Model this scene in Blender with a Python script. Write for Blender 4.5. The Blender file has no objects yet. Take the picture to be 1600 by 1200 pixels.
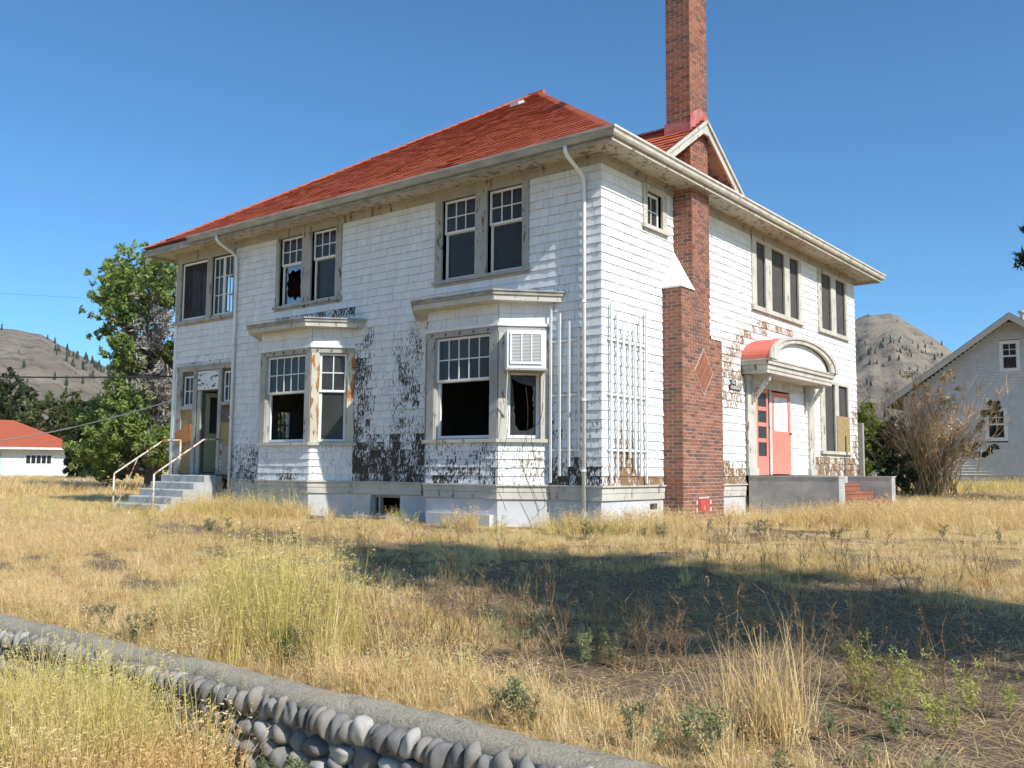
import bpy, math, random
import numpy as np
from mathutils import Vector, Matrix, Euler
random.seed(7)
RNG = np.random.default_rng(11)
scene = bpy.context.scene
COL = scene.collection

# ------------------------------------------------------------------ camera
CAM = Vector((8.4673, -13.1448, 1.0198))
YAW, PITCH, ROLL = math.radians(38.333), math.radians(5.3134), math.radians(0.4526)
fw = Vector((-math.sin(YAW) * math.cos(PITCH), math.cos(YAW) * math.cos(PITCH), math.sin(PITCH)))
rt = Vector((math.cos(YAW), math.sin(YAW), 0.0))
up = rt.cross(fw)
rt2 = rt * math.cos(ROLL) + up * math.sin(ROLL)
up2 = -rt * math.sin(ROLL) + up * math.cos(ROLL)
cd = bpy.data.cameras.new('camera')
cam = bpy.data.objects.new('camera', cd)
COL.objects.link(cam)
m = Matrix((rt2, up2, -fw)).transposed().to_4x4()
m.translation = CAM
cam.matrix_world = m
cd.sensor_width = 36.0
cd.lens = 36.0 * 1442.1 / 1600.0
cd.clip_start = 0.1
cd.clip_end = 12000.0
scene.camera = cam

# ------------------------------------------------------------------ sky and sun
TO_SUN = Vector((1.0, -0.143, 0.864)).normalized()
world = bpy.data.worlds.new('World')
scene.world = world
world.use_nodes = True
wn = world.node_tree
wn.nodes.clear()
sky = wn.nodes.new('ShaderNodeTexSky')
sky.sky_type = 'NISHITA'
sky.sun_disc = False
sky.sun_elevation = math.asin(TO_SUN.z)
sky.sun_rotation = math.atan2(TO_SUN.x, TO_SUN.y)
sky.altitude = 600.0
sky.air_density = 0.8
sky.dust_density = 1.0
sky.ozone_density = 10.0
bg = wn.nodes.new('ShaderNodeBackground')
bg.inputs['Strength'].default_value = 0.142
out = wn.nodes.new('ShaderNodeOutputWorld')
tint = wn.nodes.new('ShaderNodeMix')
tint.data_type = 'RGBA'
tint.blend_type = 'MULTIPLY'
tint.inputs[0].default_value = 1.0
tint.inputs[7].default_value = (0.81, 1.10, 1.0, 1.0)
wn.links.new(sky.outputs[0], tint.inputs[6])
wn.links.new(tint.outputs[2], bg.inputs[0])
wn.links.new(bg.outputs[0], out.inputs[0])
sd = bpy.data.lights.new('sun', 'SUN')
sd.energy = 4.2
sd.angle = math.radians(0.53)
sd.color = (1.0, 0.955, 0.88)
sun = bpy.data.objects.new('sun', sd)
COL.objects.link(sun)
sun.location = TO_SUN * 60
sun.rotation_euler = TO_SUN.to_track_quat('Z', 'Y').to_euler()
vs = scene.view_settings
vs.view_transform = 'Standard'
vs.look = 'None'
vs.gamma = 1.0
vs.exposure = 0.42
scene.cycles.max_bounces = 5
scene.cycles.diffuse_bounces = 2
scene.cycles.glossy_bounces = 2
scene.cycles.transmission_bounces = 2
scene.cycles.transparent_max_bounces = 8
scene.cycles.use_adaptive_sampling = True
scene.cycles.adaptive_threshold = 0.03
scene.cycles.use_denoising = True

# ------------------------------------------------------------------ materials
def new_mat(name):
    m_ = bpy.data.materials.new(name)
    m_.use_nodes = True
    nt = m_.node_tree
    b = nt.nodes['Principled BSDF']
    return m_, nt, b

def N(nt, typ, **kw):
    n = nt.nodes.new(typ)
    for k, v in kw.items():
        setattr(n, k, v)
    return n

def coord(nt, scale=(1, 1, 1), kind='Object'):
    tc = N(nt, 'ShaderNodeTexCoord')
    mp = N(nt, 'ShaderNodeMapping')
    mp.inputs['Scale'].default_value = scale
    nt.links.new(tc.outputs[kind], mp.inputs[0])
    return mp.outputs[0]

def noise(nt, vec, scale=5, detail=4, rough=0.55):
    n = N(nt, 'ShaderNodeTexNoise')
    n.inputs['Scale'].default_value = scale
    n.inputs['Detail'].default_value = detail
    n.inputs['Roughness'].default_value = rough
    if vec is not None:
        nt.links.new(vec, n.inputs['Vector'])
    return n.outputs['Fac']

def ramp(nt, fac, stops, interp='LINEAR'):
    r = N(nt, 'ShaderNodeValToRGB')
    cr = r.color_ramp
    cr.interpolation = interp
    while len(cr.elements) < len(stops):
        cr.elements.new(0.5)
    for e, (p_, c) in zip(cr.elements, stops):
        e.position = p_
        e.color = tuple(c) + (1,) if len(c) == 3 else c
    nt.links.new(fac, r.inputs[0])
    return r.outputs[0]

def math_(nt, op, a, b=None):
    n = N(nt, 'ShaderNodeMath', operation=op)
    for i, x in enumerate((a, b)):
        if x is None:
            continue
        if isinstance(x, (int, float)):
            n.inputs[i].default_value = x
        else:
            nt.links.new(x, n.inputs[i])
    return n.outputs[0]

def mixc(nt, fac, a, b, blend='MIX'):
    n = N(nt, 'ShaderNodeMix', data_type='RGBA', blend_type=blend)
    for i, x in ((0, fac), (6, a), (7, b)):
        if isinstance(x, (int, float)):
            n.inputs[i].default_value = x
        elif isinstance(x, tuple):
            n.inputs[i].default_value = x + (1,) if len(x) == 3 else x
        else:
            nt.links.new(x, n.inputs[i])
    return n.outputs[2]

def bump(nt, b, h, strength=0.3, dist=0.01):
    n = N(nt, 'ShaderNodeBump')
    n.inputs['Strength'].default_value = strength
    n.inputs['Distance'].default_value = dist
    nt.links.new(h, n.inputs['Height'])
    nt.links.new(n.outputs[0], b.inputs['Normal'])

def attr(nt, name):
    n = N(nt, 'ShaderNodeAttribute', attribute_name=name)
    return n.outputs['Fac']

def simple(name, c1, c2, scale=6, rough=0.8, bumps=0.2, stretch=(1, 1, 1), detail=5, lo=0.35, hi=0.65, kind='Object'):
    m_, nt, b = new_mat(name)
    v = coord(nt, stretch, kind)
    f = noise(nt, v, scale, detail, 0.6)
    nt.links.new(ramp(nt, f, [(lo, c1), (hi, c2)]), b.inputs['Base Color'])
    b.inputs['Roughness'].default_value = rough
    b.inputs['Specular IOR Level'].default_value = 0.25
    if bumps:
        bump(nt, b, f, bumps)
    return m_

def worn_paint(name, paint, paint2, wood, amount, scale=9, stretch=(1, 1, 0.35)):
    """old paint with bare patches where it has come off"""
    m_, nt, b = new_mat(name)
    v = coord(nt, stretch)
    f = noise(nt, v, scale, 6, 0.62)
    g = noise(nt, coord(nt), 2.3, 4, 0.6)
    base = ramp(nt, g, [(0.3, paint), (0.7, paint2)])
    mask = ramp(nt, f, [(amount - 0.015, (1, 1, 1)), (amount + 0.015, (0, 0, 0))])
    col = mixc(nt, mask, base, wood)
    nt.links.new(col, b.inputs['Base Color'])
    b.inputs['Roughness'].default_value = 0.75
    b.inputs['Specular IOR Level'].default_value = 0.25
    bump(nt, b, f, 0.25, 0.004)
    return m_

def shingle_paint(name, wood_a, wood_b, paint_a, paint_b):
    m_, nt, b = new_mat(name)
    peel = attr(nt, 'peel')
    tone = attr(nt, 'tone')
    # shift the pattern from shingle to shingle so that no streak runs across a joint
    off = N(nt, 'ShaderNodeCombineXYZ')
    nt.links.new(math_(nt, 'MULTIPLY', tone, 37.0), off.inputs[0])
    nt.links.new(math_(nt, 'MULTIPLY', tone, 23.0), off.inputs[1])
    add = N(nt, 'ShaderNodeVectorMath', operation='ADD')
    nt.links.new(coord(nt, (1, 1, 0.33)), add.inputs[0])
    nt.links.new(off.outputs[0], add.inputs[1])
    fine = noise(nt, add.outputs[0], 33, 7, 0.72)
    broad = noise(nt, coord(nt, (1, 1, 0.7)), 2.1, 3, 0.5)
    lvl = math_(nt, 'ADD', math_(nt, 'MULTIPLY', peel, 0.60), math_(nt, 'MULTIPLY', math_(nt, 'SUBTRACT', broad, 0.5), 0.30))
    thr = math_(nt, 'ADD', lvl, 0.14)
    spread = math_(nt, 'ADD', math_(nt, 'MULTIPLY', math_(nt, 'SUBTRACT', fine, 0.5), 1.55), 0.5)
    d = math_(nt, 'SUBTRACT', thr, spread)
    mask = ramp(nt, math_(nt, 'ADD', math_(nt, 'MULTIPLY', d, 18.0), 0.5), [(0.0, (0, 0, 0)), (1.0, (1, 1, 1))])
    grain = noise(nt, coord(nt, (1, 1, 0.08)), 90, 3, 0.6)
    wood = mixc(nt, ramp(nt, grain, [(0.35, (0, 0, 0)), (0.65, (1, 1, 1))]), wood_a, wood_b)
    dirt = noise(nt, coord(nt, (1, 1, 0.5)), 3.5, 5, 0.65)
    paint = mixc(nt, ramp(nt, dirt, [(0.35, (0, 0, 0)), (0.7, (1, 1, 1))]), paint_a, paint_b)
    paint = mixc(nt, 0.16, paint, ramp(nt, tone, [(0.0, (0.55, 0.56, 0.58)), (1.0, (0.9, 0.9, 0.9))]))
    nt.links.new(mixc(nt, mask, paint, wood), b.inputs['Base Color'])
    b.inputs['Roughness'].default_value = 0.7
    b.inputs['Specular IOR Level'].default_value = 0.25
    bump(nt, b, math_(nt, 'SUBTRACT', fine, math_(nt, 'MULTIPLY', mask, 0.5)), 0.25, 0.004)
    return m_

def glass_mat(name, tint, see, rough=0.06, dust=(0.20, 0.21, 0.22)):
    m_, nt, b = new_mat(name)
    nt.nodes.remove(b)
    o = nt.nodes['Material Output']
    tr = N(nt, 'ShaderNodeBsdfTransparent')
    tr.inputs[0].default_value = tint + (1,)
    gl = N(nt, 'ShaderNodeBsdfGlossy')
    gl.inputs['Roughness'].default_value = rough
    gl.inputs[0].default_value = (0.52, 0.48, 0.44, 1)
    df = N(nt, 'ShaderNodeBsdfDiffuse')
    dn = noise(nt, coord(nt), 2.5, 5, 0.6)
    nt.links.new(ramp(nt, dn, [(0.3, tuple(x * 0.7 for x in dust)), (0.7, dust)]), df.inputs[0])
    m1 = N(nt, 'ShaderNodeMixShader')
    m1.inputs[0].default_value = see
    nt.links.new(df.outputs[0], m1.inputs[1])
    nt.links.new(tr.outputs[0], m1.inputs[2])
    fr = N(nt, 'ShaderNodeFresnel')
    fr.inputs[0].default_value = 1.4
    m2 = N(nt, 'ShaderNodeMixShader')
    nt.links.new(math_(nt, 'MULTIPLY', fr.outputs[0], 0.7), m2.inputs[0])
    nt.links.new(m1.outputs[0], m2.inputs[1])
    nt.links.new(gl.outputs[0], m2.inputs[2])
    nt.links.new(m2.outputs[0], o.inputs[0])
    return m_

def leaf_mat(name, stops, trans=0.3):
    m_, nt, b = new_mat(name)
    o = nt.nodes['Material Output']
    t = attr(nt, 'tone')
    c = ramp(nt, t, stops)
    nt.links.new(c, b.inputs['Base Color'])
    b.inputs['Roughness'].default_value = 0.6
    b.inputs['Specular IOR Level'].default_value = 0.2
    tl = N(nt, 'ShaderNodeBsdfTranslucent')
    nt.links.new(c, tl.inputs[0])
    mx = N(nt, 'ShaderNodeMixShader')
    mx.inputs[0].default_value = trans
    nt.links.new(b.outputs[0], mx.inputs[1])
    nt.links.new(tl.outputs[0], mx.inputs[2])
    nt.links.new(mx.outputs[0], o.inputs[0])
    return m_

def blade_mat(name, stops, trans=0.35):
    """dry and green grass: colour differs from tuft to tuft and from blade to blade"""
    m_, nt, b = new_mat(name)
    o = nt.nodes['Material Output']
    oi = N(nt, 'ShaderNodeObjectInfo')
    t = attr(nt, 'tone')
    f = math_(nt, 'ADD', math_(nt, 'MULTIPLY', oi.outputs['Random'], 0.55), math_(nt, 'MULTIPLY', t, 0.45))
    c = ramp(nt, f, stops)
    nt.links.new(c, b.inputs['Base Color'])
    b.inputs['Roughness'].default_value = 0.65
    b.inputs['Specular IOR Level'].default_value = 0.2
    tl = N(nt, 'ShaderNodeBsdfTranslucent')
    nt.links.new(c, tl.inputs[0])
    mx = N(nt, 'ShaderNodeMixShader')
    mx.inputs[0].default_value = trans
    nt.links.new(b.outputs[0], mx.inputs[1])
    nt.links.new(tl.outputs[0], mx.inputs[2])
    nt.links.new(mx.outputs[0], o.inputs[0])
    return m_

M = {}
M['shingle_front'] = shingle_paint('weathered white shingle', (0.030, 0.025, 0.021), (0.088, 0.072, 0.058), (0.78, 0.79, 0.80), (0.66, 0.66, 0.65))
M['shingle_side'] = shingle_paint('peeling white shingle', (0.16, 0.085, 0.035), (0.30, 0.19, 0.10), (0.82, 0.82, 0.80), (0.72, 0.71, 0.68))
M['butt'] = simple('bare shingle butt', (0.28, 0.22, 0.17), (0.45, 0.40, 0.35), 14, 0.85, 0)
M['sheathing'] = simple('old sheathing', (0.10, 0.085, 0.07), (0.16, 0.14, 0.12), 5, 0.9, 0.1)
M['trim'] = worn_paint('old cream trim paint', (0.60, 0.565, 0.49), (0.44, 0.415, 0.365), (0.22, 0.17, 0.12), 0.375)
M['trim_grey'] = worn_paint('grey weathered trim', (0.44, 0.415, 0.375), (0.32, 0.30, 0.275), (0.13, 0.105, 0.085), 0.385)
M['trim_bare'] = worn_paint('rusty bare trim', (0.62, 0.58, 0.46), (0.55, 0.50, 0.38), (0.38, 0.15, 0.045), 0.50, 6, (1, 1, 0.25))
M['soffit'] = worn_paint('blotched soffit', (0.55, 0.52, 0.46), (0.48, 0.45, 0.39), (0.22, 0.185, 0.155), 0.43, 9, (1, 1, 1))
M['sash'] = worn_paint('white sash paint', (0.80, 0.80, 0.78), (0.70, 0.70, 0.68), (0.25, 0.20, 0.15), 0.28)
M['gutter'] = simple('painted metal gutter', (0.44, 0.415, 0.355), (0.66, 0.63, 0.56), 4, 0.5, 0.05, (1, 1, 3), lo=0.3, hi=0.6)
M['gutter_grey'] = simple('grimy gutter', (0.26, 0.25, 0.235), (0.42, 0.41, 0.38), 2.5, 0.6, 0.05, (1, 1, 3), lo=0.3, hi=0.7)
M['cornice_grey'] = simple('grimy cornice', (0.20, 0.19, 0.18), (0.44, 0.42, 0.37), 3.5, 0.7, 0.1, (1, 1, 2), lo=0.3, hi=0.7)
M['pipe'] = simple('white downpipe', (0.72, 0.72, 0.70), (0.82, 0.82, 0.80), 5, 0.45, 0.05)
M['concrete'] = simple('grey concrete', (0.36, 0.36, 0.35), (0.50, 0.49, 0.47), 4, 0.9, 0.3)
M['stucco'] = simple('pale grey stucco', (0.50, 0.50, 0.50), (0.60, 0.60, 0.60), 3, 0.9, 0.15)
M['porch_concrete'] = simple('stained porch concrete', (0.30, 0.29, 0.28), (0.54, 0.52, 0.50), 2.5, 0.9, 0.4, lo=0.3, hi=0.7)
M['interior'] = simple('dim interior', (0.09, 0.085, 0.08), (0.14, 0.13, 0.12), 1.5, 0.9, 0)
M['blind'] = simple('faded roller blind', (0.66, 0.65, 0.62), (0.74, 0.73, 0.70), 3, 0.9, 0)
M['glass'] = glass_mat('dusty window glass', (0.72, 0.73, 0.73), 0.70, 0.06, (0.15, 0.145, 0.14))
M['screen_dark'] = glass_mat('dark old screen', (0.5, 0.5, 0.5), 0.5, 0.6, (0.035, 0.032, 0.03))
M['screen'] = glass_mat('grey insect screen', (0.55, 0.55, 0.55), 0.42, 0.6, (0.13, 0.125, 0.12))
M['red_door'] = worn_paint('faded coral door paint', (0.72, 0.25, 0.19), (0.66, 0.21, 0.16), (0.40, 0.25, 0.20), 0.25)
M['green_door'] = worn_paint('olive door paint', (0.20, 0.20, 0.12), (0.16, 0.16, 0.10), (0.10, 0.09, 0.07), 0.3)
M['canopy_red'] = simple('faded red canopy roof', (0.60, 0.15, 0.11), (0.68, 0.20, 0.15), 4, 0.7, 0.1)
M['plywood'] = simple('weathered plywood', (0.30, 0.21, 0.10), (0.40, 0.29, 0.15), 5, 0.85, 0.1, (1, 1, 4))
M['plywood_orange'] = simple('orange plywood', (0.42, 0.17, 0.05), (0.52, 0.24, 0.08), 5, 0.85, 0.1, (1, 1, 4))
M['mortar'] = simple('pale mortar', (0.48, 0.44, 0.39), (0.60, 0.56, 0.51), 12, 0.95, 0.3)
M['mortar_dark'] = simple('wall mortar', (0.22, 0.205, 0.18), (0.36, 0.335, 0.30), 8, 0.95, 0.5)
M['flashing'] = simple('red painted flashing', (0.40, 0.11, 0.09), (0.48, 0.22, 0.20), 5, 0.6, 0.1, lo=0.4, hi=0.7)
M['cleanout'] = simple('red cleanout door', (0.42, 0.07, 0.06), (0.50, 0.11, 0.09), 5, 0.6, 0.05)
M['white_cap'] = simple('white shoulder cap', (0.72, 0.71, 0.66), (0.82, 0.82, 0.80), 5, 0.7, 0.1)
M['rail'] = worn_paint('rusting cream handrail', (0.62, 0.58, 0.48), (0.55, 0.50, 0.42), (0.30, 0.12, 0.05), 0.46, 6, (1, 1, 1))
M['unit'] = simple('off-white metal casing', (0.66, 0.67, 0.70), (0.74, 0.75, 0.78), 4, 0.45, 0.03)
M['unit_dark'] = simple('grille behind', (0.30, 0.27, 0.18), (0.36, 0.33, 0.22), 9, 0.6, 0)
M['cable'] = simple('black cable', (0.03, 0.03, 0.03), (0.05, 0.05, 0.05), 9, 0.6, 0)
M['cable_pale'] = simple('pale twisted cable', (0.40, 0.40, 0.40), (0.55, 0.55, 0.55), 30, 0.6, 0)
M['grey_wood'] = simple('grey weathered wood', (0.30, 0.28, 0.25), (0.42, 0.40, 0.36), 8, 0.9, 0.2, (6, 6, 1))
M['bark'] = simple('bark', (0.10, 0.085, 0.07), (0.20, 0.175, 0.15), 9, 0.95, 0.6, (1, 1, 0.3))
M['twig_grey'] = simple('grey dead twig', (0.22, 0.20, 0.18), (0.34, 0.31, 0.28), 9, 0.95, 0)
M['twig_tan'] = leaf_mat('tan dry twig', [(0.0, (0.30, 0.18, 0.09)), (0.6, (0.52, 0.33, 0.16)), (1.0, (0.66, 0.50, 0.32))], 0.1)
M['leaf'] = leaf_mat('bright leaf', [(0.0, (0.09, 0.125, 0.04)), (0.5, (0.19, 0.26, 0.065)), (1.0, (0.35, 0.42, 0.12))])
M['leaf_dark'] = leaf_mat('dark leaf', [(0.0, (0.025, 0.035, 0.016)), (1.0, (0.07, 0.09, 0.035))])
M['leaf_olive'] = leaf_mat('olive leaf', [(0.0, (0.06, 0.07, 0.03)), (1.0, (0.15, 0.17, 0.06))])
M['leaf_grey'] = leaf_mat('grey dead leaf', [(0.0, (0.20, 0.18, 0.155)), (1.0, (0.38, 0.35, 0.315))], 0.1)
M['leaf_lime'] = leaf_mat('lime leaf', [(0.0, (0.12, 0.17, 0.02)), (1.0, (0.30, 0.38, 0.05))])
M['needle'] = leaf_mat('conifer needles', [(0.0, (0.02, 0.03, 0.015)), (1.0, (0.05, 0.06, 0.03))], 0.1)
M['straw'] = blade_mat('straw grass', [(0.0, (0.50, 0.31, 0.12)), (0.3, (0.74, 0.52, 0.23)), (0.7, (0.85, 0.66, 0.35)), (1.0, (0.90, 0.77, 0.50))])
M['fresh'] = blade_mat('half green grass', [(0.0, (0.40, 0.36, 0.09)), (0.35, (0.64, 0.54, 0.16)), (0.65, (0.80, 0.66, 0.28)), (1.0, (0.88, 0.73, 0.42))])
M['weed_green'] = blade_mat('green weed', [(0.0, (0.15, 0.18, 0.09)), (0.6, (0.26, 0.29, 0.14)), (1.0, (0.42, 0.42, 0.20))])
M['weed_yellow'] = blade_mat('yellow green weed', [(0.0, (0.34, 0.35, 0.08)), (1.0, (0.62, 0.58, 0.18))])
M['weed_brown'] = blade_mat('brown seed stalk', [(0.0, (0.20, 0.12, 0.06)), (0.6, (0.40, 0.25, 0.12)), (1.0, (0.52, 0.38, 0.22))])

# brick, roof tile and stone: tone attribute or the object's own random gives each its own colour
m_, nt, b = new_mat('weathered brick')
tone = attr(nt, 'tone')
c = ramp(nt, tone, [(0.0, (0.10, 0.055, 0.045)), (0.2, (0.22, 0.085, 0.052)), (0.5, (0.34, 0.115, 0.06)), (1.0, (0.42, 0.16, 0.085))])
f = noise(nt, coord(nt), 40, 4, 0.6)
c = mixc(nt, 0.3, c, ramp(nt, f, [(0.3, (0.09, 0.045, 0.035)), (0.7, (0.36, 0.15, 0.09))]))
soot = noise(nt, coord(nt, (1, 1, 0.35)), 1.6, 5, 0.65)
nt.links.new(mixc(nt, ramp(nt, soot, [(0.45, (0, 0, 0)), (0.75, (0.6, 0.6, 0.6))]), c, (0.11, 0.07, 0.06)), b.inputs['Base Color'])
b.inputs['Roughness'].default_value = 0.9
bump(nt, b, f, 0.4, 0.004)
M['brick'] = m_
m_, nt, b = new_mat('red asphalt tile')
tone = attr(nt, 'tone')
c = ramp(nt, tone, [(0.0, (0.30, 0.06, 0.03)), (0.25, (0.48, 0.098, 0.038)), (0.8, (0.60, 0.13, 0.048)), (1.0, (0.64, 0.18, 0.085))])
f = noise(nt, coord(nt), 60, 4, 0.6)
g = noise(nt, coord(nt, (0.6, 1.2, 1)), 1.6, 5, 0.65)
c = mixc(nt, 0.22, c, ramp(nt, f, [(0.3, (0.2, 0.05, 0.03)), (0.7, (0.6, 0.2, 0.12))]))
c = mixc(nt, ramp(nt, g, [(0.25, (0.6, 0.6, 0.6)), (0.40, (0, 0, 0))]), c, (0.22, 0.07, 0.045))
nt.links.new(c, b.inputs['Base Color'])
b.inputs['Roughness'].default_value = 0.92
bump(nt, b, f, 0.5, 0.006)
M['roof_tile'] = m_
M['tile_edge'] = simple('dark tile edge', (0.26, 0.065, 0.035), (0.42, 0.10, 0.05), 9, 0.9, 0)
m_, nt, b = new_mat('river stone')
oi = N(nt, 'ShaderNodeObjectInfo')
c = ramp(nt, oi.outputs['Random'], [(0.0, (0.17, 0.165, 0.16)), (0.3, (0.25, 0.24, 0.23)), (0.58, (0.33, 0.315, 0.29)), (0.76, (0.36, 0.31, 0.26)), (0.82, (0.42, 0.31, 0.21)), (0.86, (0.52, 0.50, 0.47)), (0.95, (0.60, 0.56, 0.50))])
f = noise(nt, coord(nt), 9, 6, 0.65)
g = noise(nt, coord(nt), 70, 2, 0.5)
c = mixc(nt, 0.5, c, ramp(nt, f, [(0.3, (0.25, 0.25, 0.25)), (0.7, (0.85, 0.85, 0.84))]), 'MULTIPLY')
c = mixc(nt, ramp(nt, g, [(0.36, (0.5, 0.5, 0.5)), (0.42, (0, 0, 0))]), c, (0.09, 0.09, 0.09))
nt.links.new(mixc(nt, 0.30, c, (0.62, 0.62, 0.62), 'ADD') if False else c, b.inputs['Base Color'])
b.inputs['Roughness'].default_value = 0.85
bump(nt, b, f, 0.35, 0.01)
M['stone'] = m_
m_, nt, b = new_mat('rough concrete cap')
v = coord(nt)
f = noise(nt, v, 55, 5, 0.7)
g = noise(nt, v, 1.7, 5, 0.6)
c = mixc(nt, ramp(nt, g, [(0.35, (0, 0, 0)), (0.65, (1, 1, 1))]), (0.33, 0.285, 0.21), (0.46, 0.40, 0.30))
c = mixc(nt, 0.4, c, ramp(nt, f, [(0.3, (0.19, 0.17, 0.14)), (0.7, (0.52, 0.47, 0.40))]))
nt.links.new(c, b.inputs['Base Color'])
b.inputs['Roughness'].default_value = 0.95
crk = noise(nt, v, 6, 6, 0.7)
nt.links.new(mixc(nt, ramp(nt, crk, [(0.36, (0.55, 0.55, 0.55)), (0.44, (0, 0, 0))]), c, (0.20, 0.17, 0.13)), b.inputs['Base Color'])
bump(nt, b, math_(nt, 'ADD', f, math_(nt, 'MULTIPLY', crk, 1.5)), 0.9, 0.02)
M['cap'] = m_
# ground: grey soil with straw litter; far off the dry grass takes over
m_, nt, b = new_mat('dry ground')
v = coord(nt)
fine = noise(nt, v, 28, 6, 0.7)
mid = noise(nt, v, 2.2, 5, 0.6)
lit = noise(nt, coord(nt, (1, 0.35, 1)), 60, 4, 0.7)
soil = ramp(nt, fine, [(0.3, (0.105, 0.072, 0.048)), (0.5, (0.20, 0.145, 0.10)), (0.72, (0.31, 0.235, 0.17))])
straw = ramp(nt, fine, [(0.25, (0.34, 0.23, 0.10)), (0.5, (0.56, 0.40, 0.18)), (0.75, (0.70, 0.54, 0.28))])
cover = attr(nt, 'cover')
k = math_(nt, 'ADD', math_(nt, 'MULTIPLY', cover, 0.9), math_(nt, 'ADD', math_(nt, 'MULTIPLY', math_(nt, 'SUBTRACT', mid, 0.5), 0.9), math_(nt, 'MULTIPLY', math_(nt, 'SUBTRACT', lit, 0.5), 0.9)))
k = ramp(nt, k, [(0.35, (0, 0, 0)), (0.6, (1, 1, 1))])
nt.links.new(mixc(nt, k, soil, straw), b.inputs['Base Color'])
b.inputs['Roughness'].default_value = 1.0
b.inputs['Specular IOR Level'].default_value = 0.1
bump(nt, b, math_(nt, 'ADD', fine, lit), 0.8, 0.03)
M['ground'] = m_
m_, nt, b = new_mat('dry hillside')
v = coord(nt)
n1 = noise(nt, v, 0.012, 8, 0.62)
n2 = noise(nt, coord(nt, (1, 1, 2.0)), 0.045, 8, 0.78)
n3 = noise(nt, coord(nt, (1, 1, 0.5)), 0.11, 6, 0.75)
c = ramp(nt, n1, [(0.30, (0.215, 0.172, 0.13)), (0.5, (0.31, 0.255, 0.195)), (0.7, (0.40, 0.335, 0.26))])
c = mixc(nt, ramp(nt, n2, [(0.50, (0, 0, 0)), (0.60, (0.85, 0.85, 0.85))]), c, (0.12, 0.115, 0.10))
c = mixc(nt, ramp(nt, n3, [(0.40, (0.75, 0.75, 0.75)), (0.50, (0, 0, 0))]), c, (0.23, 0.20, 0.16))
nt.links.new(c, b.inputs['Base Color'])
b.inputs['Roughness'].default_value = 1.0
b.inputs['Specular IOR Level'].default_value = 0.0
bump(nt, b, math_(nt, 'ADD', n2, n3), 0.8, 6.0)
M['hill'] = m_
m_, nt, b = new_mat('lapped white board')
f = noise(nt, coord(nt), 4, 5, 0.6)
nt.links.new(ramp(nt, f, [(0.3, (0.58, 0.565, 0.54)), (0.7, (0.70, 0.69, 0.67))]), b.inputs['Base Color'])
b.inputs['Roughness'].default_value = 0.7
M['board'] = m_
M['teal'] = simple('faded teal door', (0.36, 0.50, 0.44), (0.42, 0.56, 0.50), 4, 0.7, 0)
M['dark_void'] = simple('dark glass', (0.02, 0.02, 0.022), (0.035, 0.035, 0.04), 3, 0.25, 0)
M['roof_grey'] = simple('grey shingle roof', (0.16, 0.15, 0.15), (0.26, 0.25, 0.24), 8, 0.9, 0.2)
M['sign_dark'] = simple('dark sign plate', (0.05, 0.05, 0.055), (0.08, 0.08, 0.085), 9, 0.6, 0)
M['sign_white'] = simple('white sign letters', (0.75, 0.75, 0.72), (0.8, 0.8, 0.78), 9, 0.6, 0)

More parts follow.
